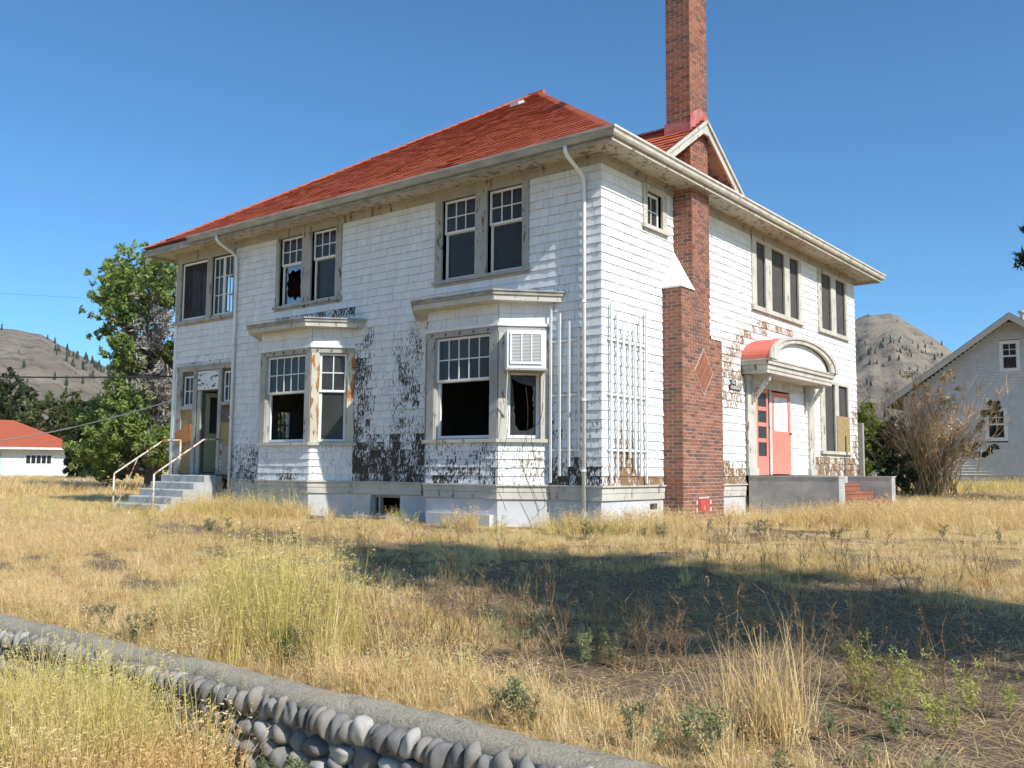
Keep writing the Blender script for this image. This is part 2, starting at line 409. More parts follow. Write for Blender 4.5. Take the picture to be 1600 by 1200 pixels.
# ------------------------------------------------------------------ mesh helpers
class MB:
    def __init__(s):
        s.v, s.f, s.mi, s.at = [], [], [], {}
    def add(s, vs_, fs, mi=0, **at):
        o = len(s.v)
        s.v += [tuple(p) for p in vs_]
        s.f += [tuple(i + o for i in f_) for f_ in fs]
        s.mi += [mi] * len(fs) if isinstance(mi, int) else list(mi)
        for k_, x in at.items():
            a = s.at.setdefault(k_, [])
            a += [0.0] * (o - len(a))
            a += [x] * len(vs_)
        return s
    def hexa(s, p, mi=0, **at):
        """8 corners: 0-3 low ring, 4-7 high ring"""
        return s.add(p, [(0, 3, 2, 1), (4, 5, 6, 7), (0, 1, 5, 4), (1, 2, 6, 5), (2, 3, 7, 6), (3, 0, 4, 7)], mi, **at)
    def box(s, x0, x1, y0, y1, z0, z1, mi=0, **at):
        return s.hexa([(x0, y0, z0), (x1, y0, z0), (x1, y1, z0), (x0, y1, z0), (x0, y0, z1), (x1, y0, z1), (x1, y1, z1), (x0, y1, z1)], mi, **at)
    def tube(s, path, rad, n=8, mi=0, caps=True, **at):
        path = [Vector(p) for p in path]
        if not isinstance(rad, (list, tuple)):
            rad = [rad] * len(path)
        vs_, fs = [], []
        prev = None
        for i, p in enumerate(path):
            t = (path[min(i + 1, len(path) - 1)] - path[max(i - 1, 0)]).normalized()
            a = prev if prev is not None else (Vector((0, 0, 1)) if abs(t.z) < 0.9 else Vector((1, 0, 0)))
            b_ = t.cross(a)
            if b_.length < 1e-6:
                b_ = t.cross(Vector((0.3, 1, 0.2)))
            b_.normalize()
            a = b_.cross(t).normalized()
            prev = a
            for j in range(n):
                th = 2 * math.pi * j / n
                vs_.append(p + (a * math.cos(th) + b_ * math.sin(th)) * rad[i])
        for i in range(len(path) - 1):
            for j in range(n):
                k_ = (j + 1) % n
                fs.append((i * n + j, i * n + k_, (i + 1) * n + k_, (i + 1) * n + j))
        if caps:
            fs.append(tuple(range(n - 1, -1, -1)))
            fs.append(tuple((len(path) - 1) * n + j for j in range(n)))
        return s.add(vs_, fs, mi, **at)
    def build(s, name, mats, parent=None, smooth=False, origin=None):
        me = bpy.data.meshes.new(name)
        v_ = s.v
        if origin is not None and parent is None:
            v_ = [(p[0] - origin[0], p[1] - origin[1], p[2] - origin[2]) for p in v_]
        me.from_pydata(v_, [], s.f)
        if not isinstance(mats, (list, tuple)):
            mats = [mats]
        for q in mats:
            me.materials.append(q)
        if len(mats) > 1:
            me.polygons.foreach_set('material_index', s.mi)
        for k_, a in s.at.items():
            a = a + [0.0] * (len(s.v) - len(a))
            at_ = me.attributes.new(k_, 'FLOAT', 'POINT')
            at_.data.foreach_set('value', a)
        if smooth:
            me.polygons.foreach_set('use_smooth', [True] * len(me.polygons))
        me.update()
        ob = bpy.data.objects.new(name, me)
        COL.objects.link(ob)
        if parent is not None:
            adopt(ob, parent)
        elif origin is not None:
            ob.location = origin
        return ob

HOME = {}
def adopt(ob, parent):
    ob.parent = parent
    base = HOME.get(parent.name)
    if base is not None:
        ob.matrix_parent_inverse = Matrix.Translation(-base)

def thing(name, label, cat, loc=(0, 0, 0), group=None):
    o = bpy.data.objects.new(name, None)
    COL.objects.link(o)
    o.location = loc
    o.empty_display_size = 0.2
    HOME[o.name] = Vector(loc)
    return tag(o, label, cat, group)

def tag(o, label=None, cat=None, group=None, kind=None):
    if label:
        o['label'] = label
    if cat:
        o['category'] = cat
    if group:
        o['group'] = group
    if kind:
        o['kind'] = kind
    return o

class Face:
    """a vertical plane: u along it, z up, d outwards"""
    def __init__(s, O, U):
        s.O = Vector((O[0], O[1], 0))
        s.U = Vector((U[0], U[1], 0)).normalized()
        s.N = Vector((s.U.y, -s.U.x, 0))
    def P(s, u, z, d=0.0):
        p = s.O + s.U * u + s.N * d
        return (p.x, p.y, z)
    def box(s, mb, u0, u1, z0, z1, d0, d1, mi=0, **at):
        P = s.P
        return mb.hexa([P(u0, z0, d1), P(u1, z0, d1), P(u1, z0, d0), P(u0, z0, d0), P(u0, z1, d1), P(u1, z1, d1), P(u1, z1, d0), P(u0, z1, d0)], mi, **at)

FRONT = Face((0, 0), (1, 0))
SIDE = Face((0, 0), (0, 1))
L, W = 13.02, 13.21
ZW, ZS = 0.75, 6.50

def wall_with_holes(fr, u0, u1, z0, z1, holes, d0, d1, mb):
    us = sorted({u0, u1, *[h[0] for h in holes], *[h[1] for h in holes]})
    zs_ = sorted({z0, z1, *[h[2] for h in holes], *[h[3] for h in holes]})
    us = [u for u in us if u0 <= u <= u1]
    zs_ = [z for z in zs_ if z0 <= z <= z1]
    for a, b_ in zip(us, us[1:]):
        run = None
        for c_, e in zip(zs_, zs_[1:]):
            um, zm = (a + b_) / 2, (c_ + e) / 2
            if any(h[0] < um < h[1] and h[2] < zm < h[3] for h in holes):
                if run:
                    fr.box(mb, a, b_, run[0], run[1], d0, d1)
                run = None
            else:
                run = (run[0], e) if run else (c_, e)
        if run:
            fr.box(mb, a, b_, run[0], run[1], d0, d1)

SHINGLES = []       # (weight, verts, faces, mats, peel, tone, wall)
def shingle_field(fr, u0, u1, z0, z1, keep_out, peel, wall, h=0.16, rng=random.Random(3), proud=0.0):
    z = z0
    row = 0
    while z < z1 - 0.02:
        zt = min(z + h, z1)
        cuts = sorted({u0, u1, *[min(max(k_[0], u0), u1) for k_ in keep_out], *[min(max(k_[1], u0), u1) for k_ in keep_out]})
        for a, b_ in zip(cuts, cuts[1:]):
            if b_ - a < 0.004:
                continue
            um = (a + b_) / 2
            lo, hi = z, zt
            for k_ in keep_out:
                if k_[0] < um < k_[1]:
                    if k_[2] <= lo + 1e-4 and k_[3] >= hi - 1e-4:
                        hi = lo
                    elif k_[2] <= lo and k_[3] > lo:
                        lo = k_[3]
                    elif k_[2] < hi and k_[3] >= hi:
                        hi = k_[2]
            if hi - lo < 0.012:
                continue
            u = a
            while u < b_ - 1e-4:
                w_ = rng.uniform(0.095, 0.25)
                if b_ - (u + w_) < 0.06:
                    w_ = b_ - u
                g = 0.0022
                dz = rng.uniform(-0.004, 0.004) if lo == z else 0
                db = 0.024 + rng.uniform(-0.004, 0.006) + proud
                dt = 0.007 + proud
                tl = rng.uniform(-0.0025, 0.0025)
                P = fr.P
                vs_ = [P(u + g, lo + dz, db + tl), P(u + w_ - g, lo + dz, db - tl), P(u + w_ - g, hi + 0.006, dt), P(u + g, hi + 0.006, dt),
                       P(u + g, lo + dz, proud - 0.002), P(u + w_ - g, lo + dz, proud - 0.002), P(u + w_ - g, hi + 0.006, proud - 0.002), P(u + g, hi + 0.006, proud - 0.002)]
                fs = [(0, 1, 2, 3), (0, 4, 5, 1), (1, 5, 6, 2), (0, 3, 7, 4)]
                uc, zc = u + w_ / 2, (lo + hi) / 2
                pl = peel(uc, zc)
                pl = max(0.0, pl + rng.uniform(-0.17, 0.15) * (0.2 + pl))
                pc = Vector(P(uc, zc, 0))
                to = CAM - pc
                wt = w_ * (hi - lo) * max(0.0, to.normalized().dot(fr.N)) / to.length_squared
                SHINGLES.append((wt, vs_, fs, (0, 1, 0, 0), pl, rng.random(), wall))
                u += w_
        z = zt
        row += 1

def sm(a, b_, x):
    t = min(1.0, max(0.0, (x - a) / (b_ - a)))
    return t * t * (3 - 2 * t)

def at_px(px, v, depth):
    d = fw + rt2 * ((px - 800) / 1442.1) - up2 * ((v - 600) / 1442.1)
    return CAM + d * depth

# ------------------------------------------------------------------ ground
def ground_z(x, y):
    x = np.asarray(x, float)
    y = np.asarray(y, float)
    t = np.clip((y + 9.0) / 8.0, 0, 1)
    up_ = -0.42 + 0.44 * (t * t * (3 - 2 * t))
    rise = np.clip((y - 1.5) * 0.024, 0, 0.65) * np.clip((x + 22) / 10.0, 0, 1)
    und = 0.035 * np.sin(x * 0.9 + 1.3) * np.sin(y * 0.8 + 0.4) + 0.02 * np.sin(x * 2.3 + y * 1.7)
    far = np.clip((np.hypot(x, y) - 60) / 60, 0, 1)
    upper = up_ - 0.02 * np.exp(-((y + 9.2) / 0.4) ** 2) + rise + und * (1 - far) * np.clip((y + 9.0) / 0.8, 0, 1)
    t2 = np.clip((-y - 9.7) / 3.0, 0, 1)
    lower = -0.95 + 0.39 * t2 + 0.02 * np.sin(x * 2.1)
    return np.where(y > -9.2, upper, lower)

def cover_at(x, y):
    """how much dead grass covers the soil: 0 bare .. 1 full"""
    x = np.asarray(x, float)
    y = np.asarray(y, float)
    c_ = np.full(np.broadcast(x, y).shape, 0.85)
    def blob(cx, cy, rx, ry, amt):
        return amt * np.exp(-(((x - cx) / rx) ** 2 + ((y - cy) / ry) ** 2))
    c_ = c_ - blob(6.5, -6.9, 1.9, 1.1, 1.0) - blob(7.2, -7.8, 1.1, 0.8, 0.8) - blob(4.2, -7.6, 0.9, 0.45, 0.6) - blob(2.6, -7.7, 0.6, 0.25, 0.45)
    c_ = c_ - blob(0.6, -8.2, 0.9, 0.4, 0.45) - blob(5.4, -5.2, 2.3, 1.6, 0.80) - blob(2.0, -5.0, 2.4, 1.0, 0.65)  # wide blobs bare the soil in the tree's shadow band, darkening its shade
    c_ = c_ - blob(-3.0, -3.9, 3.0, 0.6, 0.75) - blob(1.8, 0.6, 2.2, 0.8, 0.6) - blob(-6.8, -3.3, 1.8, 0.5, 0.7) - blob(-3.8, -1.2, 1.8, 0.45, 0.75)
    c_ = c_ - blob(5.4, 1.5, 2.2, 0.5, 0.35)
    pn = 0.5 + 0.28 * np.sin(x * 1.9 + 1.7 * np.sin(y * 1.1 + 0.5)) * np.sin(y * 2.3 + 1.2 * np.sin(x * 1.3)) + 0.22 * np.sin(x * 4.7 + y * 3.1) * np.sin(y * 5.3 - x * 1.7)
    near = np.clip((10 - np.hypot(x - 2, y + 5)) / 4, 0, 1)
    c_ = c_ - 1.0 * near * np.clip((pn - 0.53) / 0.22, 0, 1) * np.clip((y + 8.9) / 0.9, 0, 1)
    return np.clip(c_, 0, 1)

def axis(segs):
    r = []
    for a, b_, n in segs:
        r += list(np.linspace(a, b_, n, endpoint=False))
    return np.array(r + [segs[-1][1]])
gx = axis([(-2900, -400, 10), (-400, -60, 14), (-60, -16, 22), (-16, 12, 112), (12, 40, 14), (40, 400, 10), (400, 2900, 8)])
gy = np.concatenate([axis([(-2900, -200, 6), (-200, -14, 8), (-14, -9.22, 22)]), axis([(-9.18, 4, 60), (4, 40, 40), (40, 200, 16), (200, 2900, 12)])])
GX, GY = np.meshgrid(gx, gy)
GZ = ground_z(GX, GY)
nv = GX.shape
verts = np.stack([GX, GY, GZ], -1).reshape(-1, 3)
faces = []
for j in range(nv[0] - 1):
    for i in range(nv[1] - 1):
        a = j * nv[1] + i
        faces.append((a, a + 1, a + nv[1] + 1, a + nv[1]))
me = bpy.data.meshes.new('ground')
me.from_pydata(verts.tolist(), [], faces)
at_ = me.attributes.new('cover', 'FLOAT', 'POINT')
cv = cover_at(GX, GY).reshape(-1)
at_.data.foreach_set('value', cv.astype(np.float32))
me.materials.append(M['ground'])
me.polygons.foreach_set('use_smooth', [True] * len(faces))
ground = bpy.data.objects.new('ground', me)
COL.objects.link(ground)
tag(ground, kind='structure')

# ------------------------------------------------------------------ hills
def hill(name, ridge, dist, foot, seed, span):
    """ridge: list of (bearing deg clockwise from the view axis, height); a ridge line with a front and a back slope"""
    rg = np.random.default_rng(seed)
    bs = np.array([r[0] for r in ridge])
    hs = np.array([r[1] for r in ridge])
    B = np.linspace(bs[0], bs[-1], 150)
    T = np.concatenate([np.linspace(foot, dist, 46), np.linspace(dist, dist * 1.5, 14)[1:]])
    H = np.interp(B, bs, hs)
    ph = rg.uniform(0, 6, 20)
    vs_ = []
    for t in T:
        for b_, h_ in zip(B, H):
            a = YAW - math.radians(b_)
            x = CAM.x - math.sin(a) * t
            y = CAM.y + math.cos(a) * t
            if t <= dist:
                k_ = (t - foot) / (dist - foot)
                s = k_ ** (1.05 if dist > 1200 else 1.2)
            else:
                k_ = 1 - (t - dist) / (dist * 0.5)
                s = k_
            n = 0
            for q in range(6):
                fq = 0.006 * 1.9 ** q
                n += math.sin(x * fq * 1.1 + ph[q]) * math.sin(y * fq + ph[q + 6] + 0.6 * math.sin(x * fq * 0.7)) / 1.75 ** q
            z = h_ * s + n * h_ * (0.085 if dist > 1200 else 0.055) * min(1, 4 * k_) * (1.0 if t < dist * 0.93 else 0.42) - h_ * 0.022 * abs(math.sin(b_ * 2.3 + 0.8 * math.sin(t * 0.012) + ph[3])) ** 3 * min(1, 3 * k_) * (1 if t < dist * 0.97 else 0.3)
            vs_.append((x, y, max(z, -2.0) - 1.0))
    nb = len(B)
    fs = []
    for j in range(len(T) - 1):
        for i in range(nb - 1):
            a = j * nb + i
            fs.append((a, a + 1, a + nb + 1, a + nb))
    mb = MB()
    mb.add(vs_, fs)
    ob = mb.build(name, M['hill'], smooth=True)
    return tag(ob, kind='structure'), vs_, nb, len(T)

def brg(px):
    return math.degrees(math.atan((px - 800) / 1442.1))
def hgt(v, px, D):
    hz = 734.1 + (px - 800) * 0.0079
    return (hz - v) / 1442.1 * D * math.cos(math.radians(brg(px))) + 1
DL, DR = 950, 1600
ridge_left = [(-62, 60), (-48, 120), (-38, 165)] + [(brg(px), hgt(v, px, DL)) for px, v in ((-60, 508), (0, 513), (30, 516), (60, 522), (100, 543), (140, 563), (180, 578), (230, 592), (280, 600), (340, 606))] + [(-8, 55), (0, 25), (6, 5)]
ridge_right = [(-8, 10), (2, 60), (12, 150)] + [(brg(px), hgt(v, px, DR)) for px, v in ((1300, 535), (1325, 512), (1340, 500), (1355, 492), (1375, 489), (1395, 488), (1410, 493), (1420, 503), (1440, 516), (1460, 527), (1485, 546), (1520, 566), (1560, 585), (1600, 600))] + [(34, 160), (42, 120), (56, 20)]
hl, hlv, hln, hlt = hill('hill', ridge_left, DL, 330, 4, 0)
hr, hrv, hrn, hrt = hill('mountain', ridge_right, DR, 520, 9, 0)

def hill_trees(name, vs_, nb, nt_, n, seed, keep, hmin, hmax):
    rg = random.Random(seed)
    mb = MB()
    c_ = 0
    tries = 0
    while c_ < n and tries < n * 60:
        tries += 1
        j = rg.randrange(2, 47)
        i = rg.randrange(1, nb - 1)
        p = Vector(vs_[j * nb + i]) + Vector((rg.uniform(-3, 3), rg.uniform(-3, 3), 0))
        if not keep(i / nb, j / 46, p, rg):
            continue
        h_ = rg.uniform(hmin, hmax)
        r_ = h_ * rg.uniform(0.16, 0.24)
        ang = rg.uniform(0, 6)
        vs2 = []
        for lv, (zz, rr) in enumerate(((0.05, 0.9), (0.38, 0.62), (0.36, 0.85), (0.70, 0.35), (0.66, 0.55))):
            for q in range(5):
                th = ang + q * 1.2566 + lv * 0.4
                rj = rr * r_ * rg.uniform(0.7, 1.2)
                vs2.append((p.x + math.cos(th) * rj, p.y + math.sin(th) * rj, p.z - 1 + zz * h_))
        vs2.append((p.x, p.y, p.z - 1 + h_))
        fs = []
        for a_, b_ in ((0, 1), (2, 3)):
            for q in range(5):
                fs.append((a_ * 5 + q, a_ * 5 + (q + 1) % 5, b_ * 5 + (q + 1) % 5, b_ * 5 + q))
        for q in range(5):
            fs.append((20 + q, 20 + (q + 1) % 5, 25))
        mb.add(vs2, fs, tone=rg.random())
        c_ += 1
    ob = mb.build(name, M['needle'])
    return ob
vis = lambda lo, hi: (lambda s, t, p, rg: True)
def bearing_of(p):
    d = Vector((p.x - CAM.x, p.y - CAM.y))
    a = math.atan2(-d.x, d.y)
    return math.degrees(YAW - a)
def keep_left(s, t, p, rg):
    b_ = bearing_of(p)
    if not (-30 < b_ < -14):
        return False
    right = sm(-27.5, -22.5, b_)
    prob = 0.02 + 0.07 * right + 0.9 * right * sm(0.6, 0.97, t)
    if t > 0.97:
        prob = 0.45 * right
    return rg.random() < prob
def keep_right(s, t, p, rg):
    b_ = bearing_of(p)
    if not (17 < b_ < 31):
        return False
    k_ = 0.5 + 0.5 * math.sin(p.x * 0.021 + 1) * math.sin(p.y * 0.017 + p.x * 0.01)
    return rg.random() < 0.05 + 0.7 * max(0, k_ - 0.62)
tag(hill_trees('hillside_woods', hlv, hln, hlt, 620, 5, keep_left, 3.5, 9), 'scattered dark conifers on the dry hillside behind the garage', 'woods', kind='stuff')
tag(hill_trees('mountain_woods', hrv, hrn, hrt, 520, 6, keep_right, 3.5, 8), 'sparse dark conifers dotting the bare grey mountain', 'woods', kind='stuff')
#@@HOUSE
# ------------------------------------------------------------------ the white house
house = thing('white_house', 'large two-storey white shingled house with red hip roof and peeling paint', 'house', (0, 0, 0))

def sash_frame(mb, fr, u0, u1, z0, z1, d0, d1, cols, rows, st=0.045, mu=0.02):
    fr.box(mb, u0, u0 + st, z0, z1, d0, d1)
    fr.box(mb, u1 - st, u1, z0, z1, d0, d1)
    fr.box(mb, u0 + st, u1 - st, z0, z0 + st, d0, d1)
    fr.box(mb, u0 + st, u1 - st, z1 - st, z1, d0, d1)
    iu0, iu1, iz0, iz1 = u0 + st, u1 - st, z0 + st, z1 - st
    cells = []
    for i in range(1, cols):
        u = iu0 + (iu1 - iu0) * i / cols
        fr.box(mb, u - mu / 2, u + mu / 2, iz0, iz1, d0 + 0.004, d1 - 0.004)
    for j in range(1, rows):
        z = iz0 + (iz1 - iz0) * j / rows
        fr.box(mb, iu0, iu1, z - mu / 2, z + mu / 2, d0 + 0.007, d1 - 0.007)
    for i in range(cols):
        for j in range(rows):
            a = iu0 + (iu1 - iu0) * i / cols + (mu / 2 if i else 0)
            b_ = iu0 + (iu1 - iu0) * (i + 1) / cols - (mu / 2 if i < cols - 1 else 0)
            c_ = iz0 + (iz1 - iz0) * j / rows + (mu / 2 if j else 0)
            e = iz0 + (iz1 - iz0) * (j + 1) / rows - (mu / 2 if j < rows - 1 else 0)
            cells.append((a, b_, c_, e))
    return cells

def pane(fr, parent, cell, d, mat, name='pane'):
    mb = MB()
    fr.box(mb, cell[0], cell[1], cell[2], cell[3], d - 0.002, d + 0.002)
    return mb.build(name, mat, parent)

def broken_pane(fr, parent, cell, d, mat, rg):
    """a ring of jagged glass left along the edges"""
    u0, u1, z0, z1 = cell
    uc, zc = (u0 + u1) / 2 + rg.uniform(-.04, .04), (z0 + z1) / 2
    n = 22
    mb = MB()
    vs_ = []
    for side in (-0.002, 0.002):
        for i in range(n):
            th = 2 * math.pi * i / n
            c_, s_ = math.cos(th), math.sin(th)
            k_ = 1 / max(abs(c_) / (u1 - u0) * 2, abs(s_) / (z1 - z0) * 2)
            ou, oz = (u0 + u1) / 2 + c_ * k_, (z0 + z1) / 2 + s_ * k_
            r_ = rg.uniform(0.62, 0.96)
            vs_.append(fr.P(ou, oz, d + side))
            vs_.append(fr.P(uc + (ou - uc) * r_, zc + (oz - zc) * r_, d + side))
    fs = []
    for i in range(n):
        j = (i + 1) % n
        fs.append((2 * i, 2 * j, 2 * j + 1, 2 * i + 1))
        o = 2 * n
        fs.append((o + 2 * i, o + 2 * i + 1, o + 2 * j + 1, o + 2 * j))
        fs.append((2 * i + 1, 2 * j + 1, o + 2 * j + 1, o + 2 * i + 1))
    mb.add(vs_, fs)
    return mb.build('pane', mat, parent)

rgw = random.Random(21)
def double_hung(fr, parent, u0, u1, z0, z1, meet, cols, rows, lower='glass', upper='glass', blind=0.0, set_back=0.0):
    s = -set_back
    mb = MB()
    cells = sash_frame(mb, fr, u0, u1, meet - 0.02, z1, s - 0.075, s - 0.035, cols, rows)
    mb.build('sash', M['sash'], parent)
    for c_ in cells:
        if upper != 'none':
            pane(fr, parent, c_, s - 0.055, M['glass'])
    mb = MB()
    cells = sash_frame(mb, fr, u0, u1, z0, meet + 0.025, s - 0.118, s - 0.078, 1, 1, st=0.055)
    mb.build('sash', M['sash'], parent)
    if lower == 'glass':
        pane(fr, parent, cells[0], s - 0.098, M['glass'])
    elif lower == 'broken':
        broken_pane(fr, parent, cells[0], s - 0.098, M['glass'], rgw)
    elif lower == 'screen':
        pane(fr, parent, cells[0], s - 0.098, M['glass'])
        mb = MB()
        fr.box(mb, u0 + 0.004, u1 - 0.004, z0 + 0.004, z1 - 0.004, s - 0.020, s - 0.016)
        mb.build('screen', M['screen'], parent)
    if blind:
        mb = MB()
        fr.box(mb, u0 + 0.03, u1 - 0.03, z1 - blind, z1 - 0.02, s - 0.17, s - 0.165)
        mb.build('blind', M['blind'], parent)

def casing(fr, u0, u1, z0, z1, openings, oz0, oz1, mat, name='window', parent=house, d=0.04, sill_over=0.04, deep=0.16, sill_d=0.085):
    """outer casing with jambs round one or more openings, sill below"""
    mb = MB()
    us = [u0] + [x for o in openings for x in o] + [u1]
    for i in range(0, len(us), 2):
        fr.box(mb, us[i], us[i + 1], oz0, oz1, 0.0, d)
        if us[i] != u0:
            fr.box(mb, us[i], us[i] + 0.018, oz0, oz1, -deep, -0.001)
        if us[i + 1] != u1:
            fr.box(mb, us[i + 1] - 0.018, us[i + 1], oz0, oz1, -deep, -0.001)
    fr.box(mb, u0, u1, oz1, z1, 0.0, d + 0.003)
    for a, b_ in openings:
        fr.box(mb, a, b_, oz1 + 0.001, oz1 + 0.018, -deep, -0.001)
        fr.box(mb, a, b_, oz0 - 0.018, oz0 - 0.001, -deep, -0.001)
    w_ = mb.build(name, mat, parent)
    mb = MB()
    fr.box(mb, u0 - sill_over, u1 + sill_over, z0, oz0, 0.0, sill_d)
    fr.box(mb, u0 - sill_over + 0.02, u1 + sill_over - 0.02, z0 - 0.05, z0 - 0.001, 0.0, 0.03)
    mb.build('sill', mat, w_)
    return w_

front_holes, front_keep = [], []
side_holes, side_keep = [], []

# upper windows of the long front
w_ = casing(FRONT, -3.87, -1.54, 4.63, 6.325, [(-3.69, -2.83), (-2.54, -1.69)], 4.69, 6.29, M['trim_grey'])
tag(w_, 'pair of six-over-one sash windows above the bay with the air conditioner')
double_hung(FRONT, w_, -3.67, -2.85, 4.70, 6.28, 5.64, 3, 2)
double_hung(FRONT, w_, -2.52, -1.71, 4.70, 6.28, 5.64, 3, 2)
front_holes += [(-3.69, -2.83, 4.69, 6.29), (-2.54, -1.69, 4.69, 6.29)]
front_keep.append((-3.87, -1.54, 4.58, 6.5))
w_ = casing(FRONT, -8.9, -6.64, 4.65, 6.325, [(-8.79, -7.97), (-7.66, -6.83)], 4.71, 6.30, M['trim_grey'])
tag(w_, 'pair of six-over-one sash windows with one broken lower pane')
double_hung(FRONT, w_, -8.77, -7.99, 4.72, 6.29, 5.67, 3, 2, lower='broken')
double_hung(FRONT, w_, -7.64, -6.85, 4.72, 6.29, 5.67, 3, 2)
front_holes += [(-8.79, -7.97, 4.71, 6.30), (-7.66, -6.83, 4.71, 6.30)]
front_keep.append((-8.9, -6.64, 4.60, 6.5))
# upper porch windows by the far corner
w_ = casing(FRONT, -13.0, -10.50, 4.66, 6.325, [(-12.80, -11.66), (-11.46, -10.56)], 4.74, 6.25, M['trim_grey'], sill_over=0.0)
tag(w_, 'sleeping porch windows beneath the far eave')
mb = MB()
cells = sash_frame(mb, FRONT, -12.78, -11.68, 4.76, 6.23, -0.05, -0.01, 1, 1, st=0.05)
mb.build('sash', M['sash'], w_)
pane(FRONT, w_, cells[0], -0.03, M['screen_dark'], 'screen')
for a, b_, br in ((-11.44, -11.02, 0), (-11.01, -10.58, 1)):
    mb = MB()
    cells = sash_frame(mb, FRONT, a, b_, 4.77, 6.22, -0.07, -0.03, 2, 3, st=0.04)
    mb.build('sash', M['sash'], w_)
    for i, c_ in enumerate(cells):
        if not (br and i in (0, 1, 3, 4)):
            pane(FRONT, w_, c_, -0.05, M['glass'])
front_holes += [(-12.80, -11.66, 4.74, 6.25), (-11.46, -10.56, 4.74, 6.25)]
front_keep.append((-13.02, -10.50, 4.61, 6.5))

# side windows
def screened(fr, w_, a, b_, z0, z1, meet):
    double_hung(fr, w_, a, b_, z0, z1, meet, 2, 1, lower='screen')
w_ = casing(SIDE, 6.17, 9.14, 4.64, 6.325, [(6.42, 6.92), (7.28, 8.05), (8.38, 8.94)], 4.74, 6.24, M['trim'])
tag(w_, 'triple screened window above the arched entrance canopy')
for a, b_ in ((6.44, 6.90), (7.30, 8.03), (8.40, 8.92)):
    screened(SIDE, w_, a, b_, 4.75, 6.23, 5.52)
    side_holes.append((a - .02, b_ + .02, 4.74, 6.24))
side_keep.append((6.17, 9.14, 4.59, 6.5))
w_ = casing(SIDE, 10.28, 12.52, 4.64, 6.325, [(10.53, 11.25), (11.62, 12.36)], 4.74, 6.24, M['trim'])
tag(w_, 'pair of screened windows at the far end of the sunlit side')
for a, b_ in ((10.55, 11.23), (11.64, 12.34)):
    screened(SIDE, w_, a, b_, 4.75, 6.23, 5.52)
    side_holes.append((a - .02, b_ + .02, 4.74, 6.24))
side_keep.append((10.28, 12.52, 4.59, 6.5))
w_ = casing(SIDE, 1.38, 2.27, 5.49, 6.325, [(1.53, 2.10)], 5.56, 6.22, M['trim'], deep=0.2)
tag(w_, 'small four-pane window beside the chimney')
mb = MB()
cells = sash_frame(mb, SIDE, 1.55, 2.08, 5.57, 6.21, -0.09, -0.05, 2, 2, st=0.05)
mb.build('sash', M['sash'], w_)
for c_ in cells:
    pane(SIDE, w_, c_, -0.07, M['glass'])
side_holes.append((1.53, 2.10, 5.56, 6.22))
side_keep.append((1.38, 2.27, 5.44, 6.5))
w_ = casing(SIDE, 10.30, 12.50, 1.49, 3.42, [(10.62, 11.36), (11.65, 12.38)], 1.57, 3.34, M['trim'])
tag(w_, 'ground-floor window pair with plywood over half')
screened(SIDE, w_, 10.64, 11.34, 1.58, 3.33, 2.5)
screened(SIDE, w_, 11.67, 12.36, 1.58, 3.33, 2.5)
side_holes += [(10.62, 11.36, 1.57, 3.34), (11.65, 12.38, 1.57, 3.34)]
side_keep.append((10.30, 12.50, 1.44, 3.42))
mb = MB()
SIDE.box(mb, 11.42, 12.42, 1.52, 2.52, 0.046, 0.058)
tag(mb.build('plywood_board', M['plywood'], w_), 'brown plywood board over the lower half')

# far walls are only seen through the empty windows
LEFT = Face((-L, W), (0, -1))
BACK = Face((0, W), (-1, 0))
lh = [(W - b_, W - a, z0, z1) for a, b_, z0, z1 in ((0.35, 1.25, 4.75, 6.2), (1.4, 2.3, 4.75, 6.2), (2.72, 3.02, 4.75, 5.75), (2.0, 2.9, 1.45, 2.6), (3.2, 3.6, 1.5, 2.6))]
mb = MB()
wall_with_holes(LEFT, 0, W, 0.0, ZS, lh, -0.15, 0.0, mb)
far_wall = mb.build('end_wall', M['board'], house)
for h_ in lh:
    mb = MB()
    for k_ in (1, 2):
        u = h_[0] + (h_[1] - h_[0]) * k_ / 3
        LEFT.box(mb, u - 0.014, u + 0.014, h_[2], h_[3], -0.09, -0.05)
        z = h_[2] + (h_[3] - h_[2]) * k_ / 3
        LEFT.box(mb, h_[0], h_[1], z - 0.014, z + 0.014, -0.088, -0.052)
    mb.build('muntin', M['trim_grey'], far_wall)
mb = MB()
wall_with_holes(BACK, 0, L, 0.0, ZS, [(2.0, 3.0, 4.8, 6.1), (8.0, 9.0, 1.5, 3.0)], -0.15, 0.0, mb)
mb.build('back_wall', M['board'], house)
mb = MB()
mb.box(-L + 0.16, -0.16, 0.16, W - 0.16, 0.70, 0.86)
mb.box(-L + 0.16, -0.16, 0.16, W - 0.16, 3.75, 3.95)
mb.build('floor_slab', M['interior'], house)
mb = MB()
mb.box(-5.2, -5.05, 0.6, W - 0.2, 0.87, 3.74)
mb.box(-4.9, -0.17, 4.2, 4.32, 0.87, 3.74)
mb.box(-5.9, -5.78, 0.17, W - 0.2, 3.96, 6.49)
mb.box(-5.7, -0.17, 4.2, 4.32, 3.96, 6.49)
mb.box(-12.6, -5.95, 7.2, 7.32, 3.96, 6.49)
mb.box(-12.8, -5.3, 6.2, 6.32, 0.87, 3.74)
mb.box(-10.3, -10.15, 0.17, 1.0, 0.87, 3.74)
mb.build('partition', M['interior'], house)

